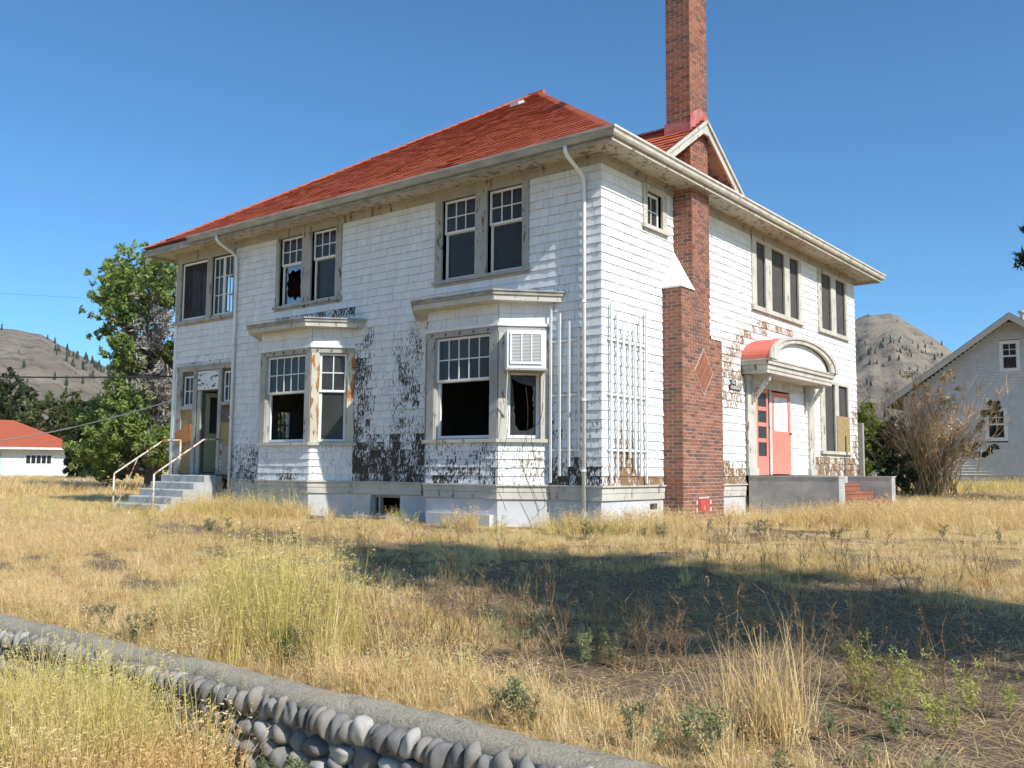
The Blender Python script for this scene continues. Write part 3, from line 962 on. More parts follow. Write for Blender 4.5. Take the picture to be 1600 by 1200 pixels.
# ---- bays
def make_bay(x0, x1, x2, x3, D, air):
    bay = None
    facets = [Face((x0, 0), (x1 - x0, -D)), Face((x1, -D), (1, 0)), Face((x2, -D), (x3 - x2, D))]
    lens = [math.hypot(x1 - x0, D), x2 - x1, math.hypot(x3 - x2, D)]
    # body: backing panels with window holes and foundation
    mb = MB()
    wins = []
    for k_, (fr, ln) in enumerate(zip(facets, lens)):
        mg = 0.18 if k_ == 1 else 0.15
        wins.append((mg, ln - mg))
        wall_with_holes(fr, 0.0, ln, ZW, 3.97, [(mg, ln - mg, 1.57, 3.44)], -0.10, 0.0, mb)
    bay = mb.build('bay_window', M['sheathing'], house)
    mb = MB()
    for k_, (fr, ln) in enumerate(zip(facets, lens)):
        fr.box(mb, -0.004 if k_ == 1 else 0, ln + (0.004 if k_ == 1 else 0), -0.4, 0.505, -0.12, 0.002)
    mb.build('foundation', M['stucco'], bay)
    # floor and lid
    for nm, z0, z1 in (('bay_floor', 0.70, 0.86), ('bay_ceiling', 3.70, 3.96)):
        mb = MB()
        pts = [(x0 + .1, 0.1), (x1 + .06, -D + .1), (x2 - .06, -D + .1), (x3 - .1, 0.1)]
        mb.hexa([(p[0], p[1], z0) for p in pts] + [(p[0], p[1], z1) for p in pts])
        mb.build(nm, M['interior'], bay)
    # water table
    mb = MB()
    for z0, z1, o in ((0.51, 0.63, 0.035), (0.634, 0.735, 0.045), (0.738, 0.765, 0.08)):
        t = math.tan(math.radians(22.5)) * o
        P = [(x0 - o * 1.41, 0.0), (x1 - t, -D - o), (x2 + t, -D - o), (x3 + o * 1.41, 0.0)]
        Q = [(x0, 0.0), (x1, -D), (x2, -D), (x3, 0.0)]
        for i in range(3):
            mb.hexa([(*P[i], z0), (*P[i + 1], z0), (*Q[i + 1], z0), (*Q[i], z0), (*P[i], z1), (*P[i + 1], z1), (*Q[i + 1], z1), (*Q[i], z1)])
    mb.build('water_table', M['trim'], bay)
    # sill, head, drip cap, cornice
    def band(name, mat, layers):
        mb = MB()
        for z0, z1, o in layers:
            t = math.tan(math.radians(22.5)) * o
            P = [(x0 - o * 1.41, -0.002), (x1 - t, -D - o), (x2 + t, -D - o), (x3 + o * 1.41, -0.002)]
            Q = [(x0, -0.002), (x1, -D), (x2, -D), (x3, -0.002)]
            for i in range(3):
                mb.hexa([(*P[i], z0), (*P[i + 1], z0), (*Q[i + 1], z0), (*Q[i], z0), (*P[i], z1), (*P[i + 1], z1), (*Q[i + 1], z1), (*Q[i], z1)])
        return mb.build(name, mat, bay)
    band('sill', M['trim'], [(1.50, 1.56, 0.085)])
    band('head_casing', M['trim_grey'], [(3.445, 3.55, 0.03)])
    band('drip_cap', M['sash'], [(3.552, 3.60, 0.06)])
    oc = 0.33
    t = math.tan(math.radians(22.5)) * oc
    for nm, mt, z0, z1, o in (('cornice', M['trim'], 3.965, 4.06, 0.30), ('cornice_moulding', M['cornice_grey'], 4.062, 4.12, 0.33), ('bay_roof', M['cornice_grey'], 4.122, 4.15, 0.355)):
        t = math.tan(math.radians(22.5)) * o
        P = [(x0 - o * 1.1, -0.03), (x1 - t, -D - o), (x2 + t, -D - o), (x3 + o * 1.1, -0.03)]
        P[0] = (x0 - o * 1.1 + 0.02, -0.028)
        P[3] = (x3 + o * 1.1 - 0.02, -0.028)
        mb = MB()
        mb.hexa([(*p, z0) for p in (P[1], P[2], P[3], P[0])] + [(*p, z1) for p in (P[1], P[2], P[3], P[0])])
        mb.build(nm, mt, bay)
    # windows in the facets
    for k_, (fr, ln) in enumerate(zip(facets, lens)):
        a, b_ = wins[k_]
        mat = M['trim_bare'] if (k_ == 2 and not air) else (M['trim'] if k_ == 2 else M['trim_grey'])
        for p0, p1, q0, q1 in ((0.0, a, a, a + 0.015), (b_, ln, b_ - 0.015, b_)):
            mb = MB()
            fr.box(mb, p0, p1, 1.562, 3.443, 0.0, 0.03)
            fr.box(mb, q0, q1, 1.57, 3.44, -0.14, 0.0005)
            mb.build('casing', mat, bay)
        if k_ == 1:
            double_hung(fr, bay, a + .016, b_ - .016, 1.575, 3.435, 2.64, 5, 2, lower='none', blind=0.42, set_back=0.0)
        elif k_ == 0:
            double_hung(fr, bay, a + .016, b_ - .016, 1.575, 3.435, 2.64, 1, 2, lower='screen')
        else:
            if air:
                double_hung(fr, bay, a + .016, b_ - .016, 1.575, 3.435, 2.72, 1, 1, lower='broken', upper='none')
            else:
                double_hung(fr, bay, a + .016, b_ - .016, 1.575, 3.435, 2.64, 2, 2, lower='glass', blind=0.42)
    # shingled panels
    pk = (lambda u, z: 0.62 - 0.15 * sm(0.8, 1.4, z)) if air else (lambda u, z: 0.30 + 0.2 * sm(1.1, 0.8, z))
    for k_, (fr, ln) in enumerate(zip(facets, lens)):
        rr = random.Random(int(x0 * 100) + k_)
        wall = 'side' if k_ == 2 else 'front'
        pf = (lambda u, z: 0.42) if (k_ == 2 and air) else ((lambda u, z: 0.30) if k_ == 2 else pk)
        shingle_field(fr, 0.0, ln, 0.766, 1.499, [], pf, wall, rng=rr, h=0.147)
        shingle_field(fr, 0.0, ln, 3.601, 3.964, [], lambda u, z: 0.02, 'front', rng=rr, h=0.18)
    # small hooks along the head casing
    for k_ in (1, 2):
        fr, ln = facets[k_], lens[k_]
        if air and k_ == 2:
            continue
        n = 5 if k_ == 1 else 3
        for i in range(n):
            mb = MB()
            u = ln * (i + 0.35) / n
            fr.box(mb, u, u + 0.022, 3.49, 3.51, 0.033, 0.055)
            fr.box(mb, u, u + 0.010, 3.465, 3.49, 0.045, 0.055)
            mb.build('hook', M['cable'], bay)
    return bay, facets, lens

D = 0.635
bay_a, fa, la = make_bay(-9.13, -8.49, -6.79, -6.16, D, False)
tag(bay_a, 'bay with rusty bare casing near the concrete steps')
bay_b, fb, lb = make_bay(-4.07, -3.43, -1.73, -1.09, D, True)
tag(bay_b, 'bay with the air conditioner and empty black lower sash')
for x0, x3 in ((-9.13, -6.16), (-4.07, -1.09)):
    front_holes.append((x0 + 0.25, x3 - 0.25, 0.95, 3.7))
    front_keep.append((x0 + 0.02, x3 - 0.02, 0.0, 3.97))

# ---- porch door wall at the far end of the front
front_holes += [(-12.58, -12.08, 2.55, 3.32), (-11.72, -11.00, 0.88, 2.90), (-10.86, -10.50, 2.60, 3.36)]
front_keep.append((-12.80, -10.46, 0.0, 3.56))
mb = MB()
FRONT.box(mb, -12.80, -10.46, 3.42, 3.52, 0.0, 0.045)
FRONT.box(mb, -12.84, -10.42, 3.52, 3.56, 0.0, 0.075)
for a, b_, z0, z1 in ((-12.80, -12.58, 0.80, 3.42), (-12.08, -11.92, 0.80, 3.42), (-11.86, -11.72, 0.86, 2.90), (-11.00, -10.88, 0.86, 3.42), (-10.50, -10.46, 0.80, 3.42)):
    FRONT.box(mb, a, b_, z0, z1, 0.0, 0.04)
FRONT.box(mb, -12.58, -12.08, 2.46, 2.55, 0.0, 0.06)
FRONT.box(mb, -10.86, -10.48, 2.52, 2.60, 0.0, 0.06)
entry = mb.build('door_surround', M['trim_grey'], house)
mb = MB()
FRONT.box(mb, -11.91, -11.01, 2.93, 3.40, 0.0, 0.02)
tag(mb.build('transom_panel', worn_paint('flaking white panel', (0.74, 0.75, 0.76), (0.66, 0.66, 0.66), (0.06, 0.05, 0.05), 0.43, 8, (1, 1, 1.6)), entry), 'flaking white board above the back door')
for a, b_, z0, z1, cols in ((-12.56, -12.10, 2.56, 3.31, 2), (-10.85, -10.51, 2.61, 3.35, 2)):
    mb = MB()
    cells = sash_frame(mb, FRONT, a, b_, z0, z1, -0.07, -0.03, cols, 2, st=0.04)
    mb.build('sash', M['sash'], entry)
    for c_ in cells:
        pane(FRONT, entry, c_, -0.05, M['glass'])
mb = MB()
FRONT.box(mb, -12.57, -12.09, 0.86, 2.455, -0.03, 0.012)
mb.build('lower_panel', M['plywood'], entry)
mb = MB()
FRONT.box(mb, -10.86, -10.50, 0.86, 1.55, -0.03, 0.012)
mb.build('lower_panel', M['grey_wood'], entry)
mb = MB()
FRONT.box(mb, -10.86, -10.50, 1.555, 2.10, -0.03, 0.016)
tag(mb.build('plywood_board', M['plywood'], entry), 'brown plywood patch beside the back door')
mb = MB()
mb.hexa([FRONT.P(-12.76, 1.58, .062), FRONT.P(-12.08, 1.67, .062), FRONT.P(-12.08, 1.67, .05), FRONT.P(-12.76, 1.58, .05), FRONT.P(-12.76, 1.90, .062), FRONT.P(-12.08, 2.10, .062), FRONT.P(-12.08, 2.10, .05), FRONT.P(-12.76, 1.90, .05)])
tag(mb.build('plywood_board', M['plywood_orange'], entry), 'orange plywood board nailed on crooked')
# open door leaf hinged at its far jamb
DOOR = Face((-11.70, 0.10), (math.cos(math.radians(38)), math.sin(math.radians(38))))
mb = MB()
sash_frame(mb, DOOR, 0.0, 0.68, 1.75, 2.86, -0.02, 0.02, 1, 1, st=0.11)
DOOR.box(mb, 0.0, 0.68, 0.90, 1.745, -0.02, 0.02)
for a, b_ in ((0.10, 0.31), (0.37, 0.58)):
    DOOR.box(mb, a, b_, 1.02, 1.62, 0.02, 0.03)
tag(mb.build('back_door', M['green_door'], house), 'olive green back door standing ajar')

# ---- main walls: sheathing, foundation, trim
mb = MB()
wall_with_holes(FRONT, -L, 0.0, ZW, ZS, front_holes, -0.15, -0.004, mb)
front_wall = mb.build('front_wall', M['sheathing'], house)
mb = MB()
entry_hole = (6.25, 8.30, 0.90, 2.90)
wall_with_holes(SIDE, 0.0, W, ZW, ZS, side_holes + [entry_hole], -0.15, -0.004, mb)
side_wall = mb.build('side_wall', M['sheathing'], house)
mb = MB()
cellar = (-5.60, -4.74, 0.06, 0.49)
wall_with_holes(FRONT, -L, 0.0, -0.5, 0.505, [cellar], -0.2, 0.0, mb)
wall_with_holes(SIDE, 0.2, W - 0.2, -0.5, 0.505, [], -0.2, 0.0, mb)
mb.box(-L, -L + .2, 0.2, W - .2, -0.5, 0.505)
mb.box(-L, 0, W - .2, W, -0.5, 0.503)
mb.build('foundation', M['stucco'], house)
mb = MB()
sash_frame(mb, FRONT, -5.60, -4.74, 0.06, 0.49, -0.14, -0.09, 1, 1, st=0.05)
FRONT.box(mb, -5.42, -5.36, 0.06, 0.49, -0.14, -0.06)
mb.build('cellar_window', M['grey_wood'], house)
for fr, a, b_ in ((FRONT, -10.45, -9.19), (FRONT, -6.10, -4.13), (FRONT, -1.03, None), (SIDE, 0.0, 2.10), (SIDE, 3.80, 5.68)):
    mb = MB()
    for z0, z1, o in ((0.51, 0.632, 0.035), (0.632, 0.737, 0.045), (0.737, 0.765, 0.08)):
        fr.box(mb, a, o if b_ is None else b_, z0, z1, 0.0, o)
    mb.build('water_table', M['trim'], house)
mb = MB()
FRONT.box(mb, -L - 0.03, 0.03, 6.325, 6.498, 0.0, 0.035)
FRONT.box(mb, -L - 0.05, 0.055, 6.44, 6.497, 0.035, 0.06)
SIDE.box(mb, 0.0, W + 0.03, 6.325, 6.498, 0.0, 0.03)
SIDE.box(mb, -0.03, W + 0.05, 6.44, 6.496, 0.03, 0.055)
mb.build('frieze', M['trim_grey'], house)
mb = MB()
FRONT.box(mb, -L - 0.005, -L + 0.11, 0.76, 6.32, 0.0, 0.034)
mb.build('corner_board', M['sash'], house)

# ---- shingles of the two visible walls
def peel_front(u, z):
    p = 0.03 + 0.12 * sm(3.2, 1.0, z)
    if -6.2 < u < -3.9:
        p = max(p, (0.95 * sm(2.25, 1.35, z) * (0.86 + 0.14 * math.sin(u * 9 + z * 5))), 0.60 * sm(4.4, 3.2, z) * (0.7 + 0.3 * math.sin(u * 5)))
        p = max(p, 0.62 * sm(4.1, 3.8, z) * math.exp(-((u + 5.70) / 0.22) ** 2), 0.55 * sm(4.1, 3.8, z) * math.exp(-((u + 4.35) / 0.25) ** 2))
    if u < -9.0:
        p = max(p, 0.62 * sm(2.4, 1.1, z))
    if u < -10.4:
        p = max(p, 0.45 * math.exp(-((z - 3.65) / 0.14) ** 2), 0.12)
    p = max(p, 0.66 * math.exp(-((z - 4.32) / 0.17) ** 2) * sm(-9.3, -8.6, u) * sm(-5.6, -6.3, u))
    p = max(p, 0.40 * math.exp(-((z - 4.25) / 0.10) ** 2) * sm(-2.0, -1.5, u) * sm(-0.4, -0.8, u))
    if u > -1.2:
        p = max(p, 0.74 * sm(1.8, 0.9, z), 0.40 * sm(3.4, 1.8, z), 0.45 * sm(2.4, 1.2, z) * sm(-0.3, -0.1, u))
    if z > 4.5:
        p *= 0.35
    return p
def peel_side(u, z):
    p = 0.03 + 0.05 * sm(4.5, 3.0, z)
    if u < 2.1:
        p = max(p, 0.84 * sm(2.8, 1.0, z) * math.exp(-((u - 0.75) / 0.5) ** 4), 0.95 * sm(1.1, 0.8, z), 0.50 * sm(1.9, 0.9, z) * sm(0.6, 0.1, u))
    if 3.4 < u < 5.9:
        p = max(p, 0.60 * sm(4.4, 3.3, z) * sm(1.9, 2.6, z), 0.88 * sm(1.6, 0.9, z), 0.32 * sm(4.6, 4.2, z))
    r_ = math.hypot((u - 7.6) / 2.35, (z - 3.4) / 0.95)
    p = max(p, 0.68 * math.exp(-((r_ - 1.0) / 0.2) ** 2))
    if u > 9.6:
        p = max(p, 0.80 * sm(1.8, 1.2, z), 0.62 * sm(3.7, 2.5, z) * sm(12.3, 12.9, u), 0.45 * math.exp(-((u - 10.05) / 0.2) ** 2) * sm(3.4, 2.8, z))
    return p
shingle_field(FRONT, -L + 0.11, 0.022, 0.766, 6.324, front_keep, peel_front, 'front', rng=random.Random(5))
side_keep += [(2.10, 3.80, 0.0, 3.62), (2.10, 3.30, 0.0, 4.47), (2.55, 3.30, 0.0, 6.5), (5.72, 9.78, 0.0, 3.16), (5.55, 9.65, 3.1, 3.45)]
shingle_field(SIDE, 0.0, W, 0.766, 6.324, side_keep, peel_side, 'side', rng=random.Random(6))
shingle_field(SIDE, 8.30, 9.42, 0.95, 3.10, [], lambda u, z: 0.12, 'side', rng=random.Random(8), proud=0.0)

SHINGLES.sort(key=lambda s: -s[0])
single = SHINGLES[:290]
for wt, vs_, fs, mi, pl, tn, wall in single:
    mb = MB()
    mb.add(vs_, fs, mi, peel=pl, tone=tn)
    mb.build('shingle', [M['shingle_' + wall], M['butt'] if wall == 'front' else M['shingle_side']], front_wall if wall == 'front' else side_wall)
for wall, par in (('front', front_wall), ('side', side_wall)):
    mb = MB()
    for wt, vs_, fs, mi, pl, tn, w2 in SHINGLES[290:]:
        if w2 == wall:
            mb.add(vs_, fs, mi, peel=pl, tone=tn)
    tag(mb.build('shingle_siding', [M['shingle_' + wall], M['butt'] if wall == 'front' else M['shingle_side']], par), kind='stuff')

# ---- roof: hipped over the whole square
E0, ZE = 0.60, 6.63
APX = [(-6.62, 6.72), (-6.36, 6.72)]
ZA = 11.43
c1, c2, c3, c4 = (-L - E0, -E0), (E0, -E0), (E0, W + E0), (-L - E0, W + E0)
mb = MB()
mb.add([(*c1, ZE), (*c2, ZE), (*c3, ZE), (*c4, ZE), (*APX[0], ZA), (*APX[1], ZA)], [(0, 1, 5, 4), (1, 2, 5), (2, 3, 4, 5), (3, 0, 4), (3, 2, 1, 0)])
roof = mb.build('roof', M['roof_tile'], house)
TILES = []
def roof_plane(a, b_, ta, tb, expo=0.205, rg=random.Random(4)):
    """tabs laid in courses from the eave a-b up to the ridge ta-tb"""
    a, b_, ta, tb = map(Vector, (a, b_, ta, tb))
    ev = (b_ - a).normalized()
    n = ev.cross(ta - a).normalized()
    if n.z < 0:
        n = -n
    upv = n.cross(ev)
    if upv.z < 0:
        upv = -upv
    hgt_ = (ta - a).dot(upv)
    rows = int(hgt_ / expo)
    for r in range(rows + 1):
        s0, s1 = r * expo, min((r + 1) * expo, hgt_)
        if s1 - s0 < 0.02:
            continue
        k_ = s0 / hgt_
        km = s1 / hgt_
        def edges(kk):
            l_ = a.lerp(ta, kk)
            r_ = b_.lerp(tb, kk)
            return (l_ - a).dot(ev), (r_ - a).dot(ev)
        l0, r0 = edges(k_)
        l1, r1 = edges(km)
        u = l0 - rg.uniform(0, 0.3)
        wav = 0.0
        while u < r0:
            w_ = 0.32
            ua, ub = max(u, l0), min(u + w_, r0)
            va, vb = max(u, l1), min(u + w_, r1)
            if ub - ua > 0.03 and vb > va:
                lift = 0.034 + rg.uniform(-0.004, 0.005)
                if rg.random() < 0.035:
                    lift += 0.02
                dz = rg.uniform(-0.005, 0.005)
                def PT(uu, ss, dd):
                    return a + ev * uu + upv * ss + n * dd
                vs_ = [PT(ua + .003, s0 + dz, lift), PT(ub - .003, s0 + dz, lift), PT(vb - .003, s1 + .03, 0.010), PT(va + .003, s1 + .03, 0.010),
                       PT(ua + .003, s0 + dz, 0.002), PT(ub - .003, s0 + dz, 0.002)]
                fs = [(0, 1, 2, 3), (0, 4, 5, 1)]
                pc = PT((ua + ub) / 2, s0 + .1, 0)
                to = CAM - pc
                tn = min(1, max(0, 0.55 + 0.16 * math.sin(r * 2.1) + rg.uniform(-.2, .2) - (0.4 if rg.random() < .04 else 0)))
                TILES.append((max(0, to.normalized().dot(n)) * (ub - ua) / to.length_squared, vs_, fs, tn))
            u += w_
roof_plane((*c1, ZE), (*c2, ZE), (*APX[0], ZA), (*APX[1], ZA))
roof_plane((*c2, ZE), (*c3, ZE), (*APX[1], ZA), (*APX[1], ZA))
# gablet over the chimney
GA = (0.52, 2.95, 7.86)
GR = (-1.35, 2.95, 7.86)
gl, gr_ = (0.52, 1.25, 6.72), (0.52, 4.65, 6.72)
glb, grb = (0.30, 1.25, 6.72), (0.30, 4.65, 6.72)
mb = MB()
mb.add([gl, GA, GR, glb, gr_, grb], [(0, 1, 2, 3), (4, 5, 2, 1)])
mb.build('gablet_roof', M['roof_tile'], house)
def gablet_tiles(foot, footb, rg):
    A, B_, T, TB = Vector(foot), Vector(footb), Vector(GA), Vector(GR)
    n = (T - A).cross(Vector((1, 0, 0))).normalized()
    if n.z < 0:
        n = -n
    rows = 9
    for r in range(rows):
        k0, k1 = r / rows, (r + 1) / rows
        p0, p1 = A.lerp(T, k0), A.lerp(T, k1)
        q0, q1 = B_.lerp(TB, k0), B_.lerp(TB, k1)
        x = p0.x
        while x > q1.x:
            xe = max(x - 0.28, q1.x)
            lift = 0.022 + rg.uniform(-.008, .016)
            vs_ = [Vector((x, p0.y, p0.z)) + n * lift, Vector((xe, p0.y, p0.z)) + n * lift, Vector((xe, p1.y, p1.z)) + n * .008, Vector((x, p1.y, p1.z)) + n * .008, Vector((x, p0.y, p0.z)), Vector((xe, p0.y, p0.z))]
            pc = vs_[0]
            TILES.append((1.0 / (CAM - pc).length_squared * 0.05, vs_, [(0, 1, 2, 3), (0, 4, 5, 1)], rg.uniform(0.0, 0.6)))
            x = xe
gablet_tiles(gl, glb, random.Random(2))
gablet_tiles(gr_, grb, random.Random(3))
TILES.sort(key=lambda s: -s[0])
for wt, vs_, fs, tn in TILES[:290]:
    mb = MB()
    mb.add(vs_, fs, (0, 1), tone=tn)
    mb.build('roof_tile', [M['roof_tile'], M['tile_edge']], roof)
mb = MB()
for wt, vs_, fs, tn in TILES[290:]:
    mb.add(vs_, fs, (0, 1), tone=tn)
tag(mb.build('tile_courses', [M['roof_tile'], M['tile_edge']], roof), kind='stuff')
# hip caps
def hip(a, b_, r=0.09):
    a, b_ = Vector(a), Vector(b_)
    n = int((b_ - a).length / 0.22)
    rg = random.Random(9)
    mb = MB()
    d = (b_ - a).normalized()
    sdir = d.cross(Vector((0, 0, 1))).normalized()
    nn = sdir.cross(d)
    if nn.z < 0:
        nn = -nn
    for i in range(n):
        p, q = a.lerp(b_, i / n), a.lerp(b_, (i + 1.15) / n)
        l0 = 0.05
        vs_ = [p + nn * (l0 + .02), p + sdir * r - nn * 0.012, p - sdir * r - nn * 0.012, q + nn * l0, q + sdir * r - nn * .025, q - sdir * r - nn * .025]
        mb.add(vs_, [(0, 1, 4, 3), (0, 3, 5, 2), (0, 2, 1)], tone=rg.uniform(.3, .8))
    return mb.build('hip_cap', M['roof_tile'], roof)
hip((*c2, ZE), (*APX[1], ZA))
hip((*c1, ZE), (*APX[0], ZA))
hip((*c3, ZE), (*APX[1], ZA))
mb = MB()
mb.tube([(-6.75, 6.72, ZA + .02), (-6.2, 6.72, ZA + .02)], 0.07, 6, tone=.4)
mb.build('ridge_cap', M['roof_tile'], roof)
hip((0.52, 2.95, 7.87), (-1.3, 2.95, 7.87), 0.08)
# roof vent
mb = MB()
sl = (ZA - ZE) / (6.72 + E0)
vy, vx = 5.62, -6.25
vz = ZE + sl * (vy + E0)
mb.hexa([(vx - .17, vy - .15, vz - .06), (vx + .15, vy - .15, vz - .06), (vx + .15, vy + .14, vz + .11), (vx - .17, vy + .14, vz + .11), (vx - .13, vy - .13, vz + .05), (vx + .11, vy - .13, vz + .05), (vx + .11, vy + .10, vz + .17), (vx - .13, vy + .10, vz + .17)])
mb.build('roof_vent', M['gutter_grey'], roof)

# ---- eaves
mb = MB()
EF = 0.575
for a, b_, c_, d_ in ((-L - EF, EF, -EF, 0.0), (-L - EF, EF, W, W + EF), (0.0, EF, 0.0, W), (-L - EF, -L, 0.0, W)):
    mb.box(a, b_, c_, d_, ZS, ZS + 0.02)
mb.build('soffit', M['soffit'], house)
mb = MB()
t_ = 0.025
mb.box(-L - EF - t_, EF + t_, -EF - t_, -EF, 6.43, 6.60)
mb.box(-L - EF - .04, EF + .04, -EF - .045, -EF - t_, 6.43, 6.465)
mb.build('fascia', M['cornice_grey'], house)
mb = MB()
mb.box(-L - EF - t_, EF + t_, W + EF, W + EF + t_, 6.43, 6.60)
mb.box(EF, EF + t_, -EF, W + EF, 6.43, 6.60)
mb.box(-L - EF - t_, -L - EF, -EF, W + EF, 6.43, 6.60)
# crown strip along the foot of the fascia
mb.box(EF + t_, EF + .045, -EF - .0455, W + EF + .04, 6.4302, 6.4652)
mb.build('fascia', M['trim'], house)
GPROF = [(0.0, 6.50), (0.07, 6.50), (0.095, 6.53), (0.105, 6.575), (0.135, 6.60), (0.135, 6.635), (0.120, 6.635), (0.118, 6.61), (0.06, 6.52), (0.012, 6.52), (0.0, 6.63)]
def gutter_run(p0, p1, outv, m0, m1, name):
    """sweep the ogee profile; ends mitred by m0, m1 along the run"""
    p0, p1 = Vector(p0), Vector(p1)
    d = (p1 - p0).normalized()
    o = Vector(outv)
    mb = MB()
    vs_ = []
    for p, mm in ((p0, -m0), (p1, m1)):
        for x, z in GPROF:
            q = p + o * x + d * x * mm
            vs_.append((q.x, q.y, z))
    n = len(GPROF)
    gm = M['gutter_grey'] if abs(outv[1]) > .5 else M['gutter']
    fs = [(i, (i + 1) % n, n + (i + 1) % n, n + i) for i in range(n)]
    fs += [tuple(range(n)), tuple(range(2 * n - 1, n - 1, -1))]
    mb.add(vs_, fs)
    return mb.build(name, gm, house)
gf = EF + t_ + 0.003
gutter_run((-11.55, -gf, 0), (gf, -gf, 0), (0, -1, 0), 0, 1, 'gutter')
ys = [-gf, 4.1, 7.55, 10.9, W + gf]
for i in range(4):
    gutter_run((gf, ys[i] + (0.004 if i else 0), 0), (gf, ys[i + 1] - (0.004 if i < 3 else 0), 0), (1, 0, 0), 1 if i == 0 else 0, 0, 'gutter')
for y in ys[1:4]:
    mb = MB()
    mb.box(gf + .001, gf + .128, y - .03, y + .03, 6.496, 6.4995)
    mb.box(gf + .106, gf + .139, y - .03, y + .03, 6.575, 6.6365)
    mb.build('gutter_joint', M['gutter'], house)
# roof edge drip line
mb = MB()
mb.box(-L - EF - .06, EF + .06, -EF - .075, -EF - .01, 6.637, 6.660)
mb.box(EF + .01, EF + .075, -EF - .0752, W + EF + .06, 6.6372, 6.6602)
mb.build('roof_edge', simple('dark tar edge', (0.06, 0.03, 0.025), (0.12, 0.06, 0.05), 12, 0.9, 0.3), roof)

# gablet face: barge boards, small wall
def barge(name, foot, top, x0, x1, wd, off):
    a, b_ = Vector((x0, *foot)), Vector((x0, *top))
    d = (b_ - a).normalized()
    nn = Vector((0, -d.z, d.y))
    if nn.z > 0:
        nn = -nn
    mb = MB()
    o = -nn * off
    vs_ = []
    for p in (a, b_):
        for q in (p + o, p + o + nn * wd):
            vs_ += [q, q + Vector((x1 - x0, 0, 0))]
    # vs: a_out(x0,x1), a_in(x0,x1), b_out, b_in
    mb.add(vs_, [(0, 1, 5, 4), (2, 6, 7, 3), (0, 4, 6, 2), (1, 3, 7, 5), (0, 2, 3, 1), (4, 5, 7, 6)])
    return mb.build(name, M['trim'], house)
for foot in ((1.12, 6.63), (4.78, 6.63)):
    barge('barge_board', foot, (2.95, 7.86), 0.50, 0.545, 0.17, 0.0)
    barge('barge_moulding', foot, (2.95, 7.86), 0.545, 0.585, 0.055, 0.014)
mb = MB()
mb.add([(0.497, 2.83, 7.58), (0.497, 3.07, 7.58), (0.497, 3.07, 7.79), (0.497, 2.95, 7.868), (0.497, 2.83, 7.79), (0.55, 2.83, 7.58), (0.55, 3.07, 7.58), (0.55, 3.07, 7.79), (0.55, 2.95, 7.868), (0.55, 2.83, 7.79)], [(5, 6, 7, 8, 9), (0, 4, 3, 2, 1), (0, 1, 6, 5), (1, 2, 7, 6), (2, 3, 8, 7), (3, 4, 9, 8), (4, 0, 5, 9)])
mb.build('barge_block', M['trim'], house)
mb = MB()
mb.add([(-0.02, 1.35, 6.55), (-0.02, 4.55, 6.55), (-0.02, 2.95, 7.75), (0.0, 1.35, 6.55), (0.0, 4.55, 6.55), (0.0, 2.95, 7.75)], [(3, 4, 5), (0, 2, 1), (0, 1, 4, 3), (1, 2, 5, 4), (2, 0, 3, 5)])
mb.build('gablet_wall', M['board'], house)
mb = MB()
for foot in (1.30, 4.60):
    a, b_ = Vector((0, foot, 6.68)), Vector((0, 2.95, 7.82))
    mb.add([a, a + Vector((.5, 0, 0)), b_ + Vector((.5, 0, 0)), b_], [(0, 1, 2, 3)])
mb.build('gablet_soffit', M['soffit'], house)

# ---- downpipes
def downpipe(xw, zb):
    mb = MB()
    mb.tube([(xw + .0, -0.66, 6.50), (xw, -0.64, 6.40), (xw - .0, -0.56, 6.33), (xw + .0, -0.20, 6.17), (xw, -0.10, 6.10), (xw, -0.075, 5.95), (xw, -0.07, zb)], 0.037, 8)
    p = mb.build('downpipe', M['pipe'], house, smooth=True)
    for z in (5.9, 3.9, 2.2, 1.0):
        if z > zb:
            mb = MB()
            mb.tube([(xw, -0.09, z), (xw, -0.09, z + 0.03)], 0.050, 8)
            mb.box(xw - 0.012, xw + 0.012, -0.05, 0.0, z, z + 0.03)
            mb.build('bracket', M['pipe'], p)
    mb = MB()
    mb.tube([(xw, -0.09, zb), (xw, -0.09, zb + 0.10)], [0.062, 0.055], 8)
    mb.build('shoe', M['trim_grey'], p)
downpipe(-0.30, 0.22)
downpipe(-10.38, 0.22)

# ---- chimney
chim = MB()
x1c = 0.405
chim.box(0.0, x1c, 2.115, 3.785, -0.4, 3.60)
chim.box(0.0, x1c, 2.115, 3.285, 3.60, 4.45)
chim.box(0.0, x1c, 2.565, 3.285, 4.45, 6.60)
chim.box(-0.10, x1c, 2.525, 3.255, 6.60, 12.10)
chimney = chim.build('chimney', M['mortar'], house)
tag(chimney, 'tall red brick chimney with white shoulder caps')
BRICKS = []
CO = 0.0677
dia_c, dia_u, dia_v = (2.975, 2.92), 0.38, 0.45
def brick_face(fr, u0, u1, z0, z1, d, rg, corner_shift, skip=None):
    r = int(round(z0 / CO))
    z = z0
    while z < z1 - 0.02:
        u = u0 - (0.105 if (r + corner_shift) % 2 else 0.0)
        while u < u1 - 0.01:
            a, b_ = max(u, u0), min(u + 0.2, u1)
            if b_ - a > 0.025:
                uc, zc = (a + b_) / 2, z + CO / 2
                if not (skip and skip(uc, zc)):
                    j = rg.uniform(-0.002, 0.002)
                    g = 0.0060
                    BRICKS.append((fr, a + (g if a > u0 else 0), b_ - (g if b_ < u1 else 0), z + g, min(z + CO - g, z1), d + j, rg.random()))
            u += 0.21
        z += CO
        r += 1
rb = random.Random(12)
CL = lambda y: Face((0, y), (1, 0))          # faces -y
CF = Face((x1c, 0), (0, 1))                  # faces +x
CFR = lambda y: Face((x1c, y), (-1, 0))      # faces +y
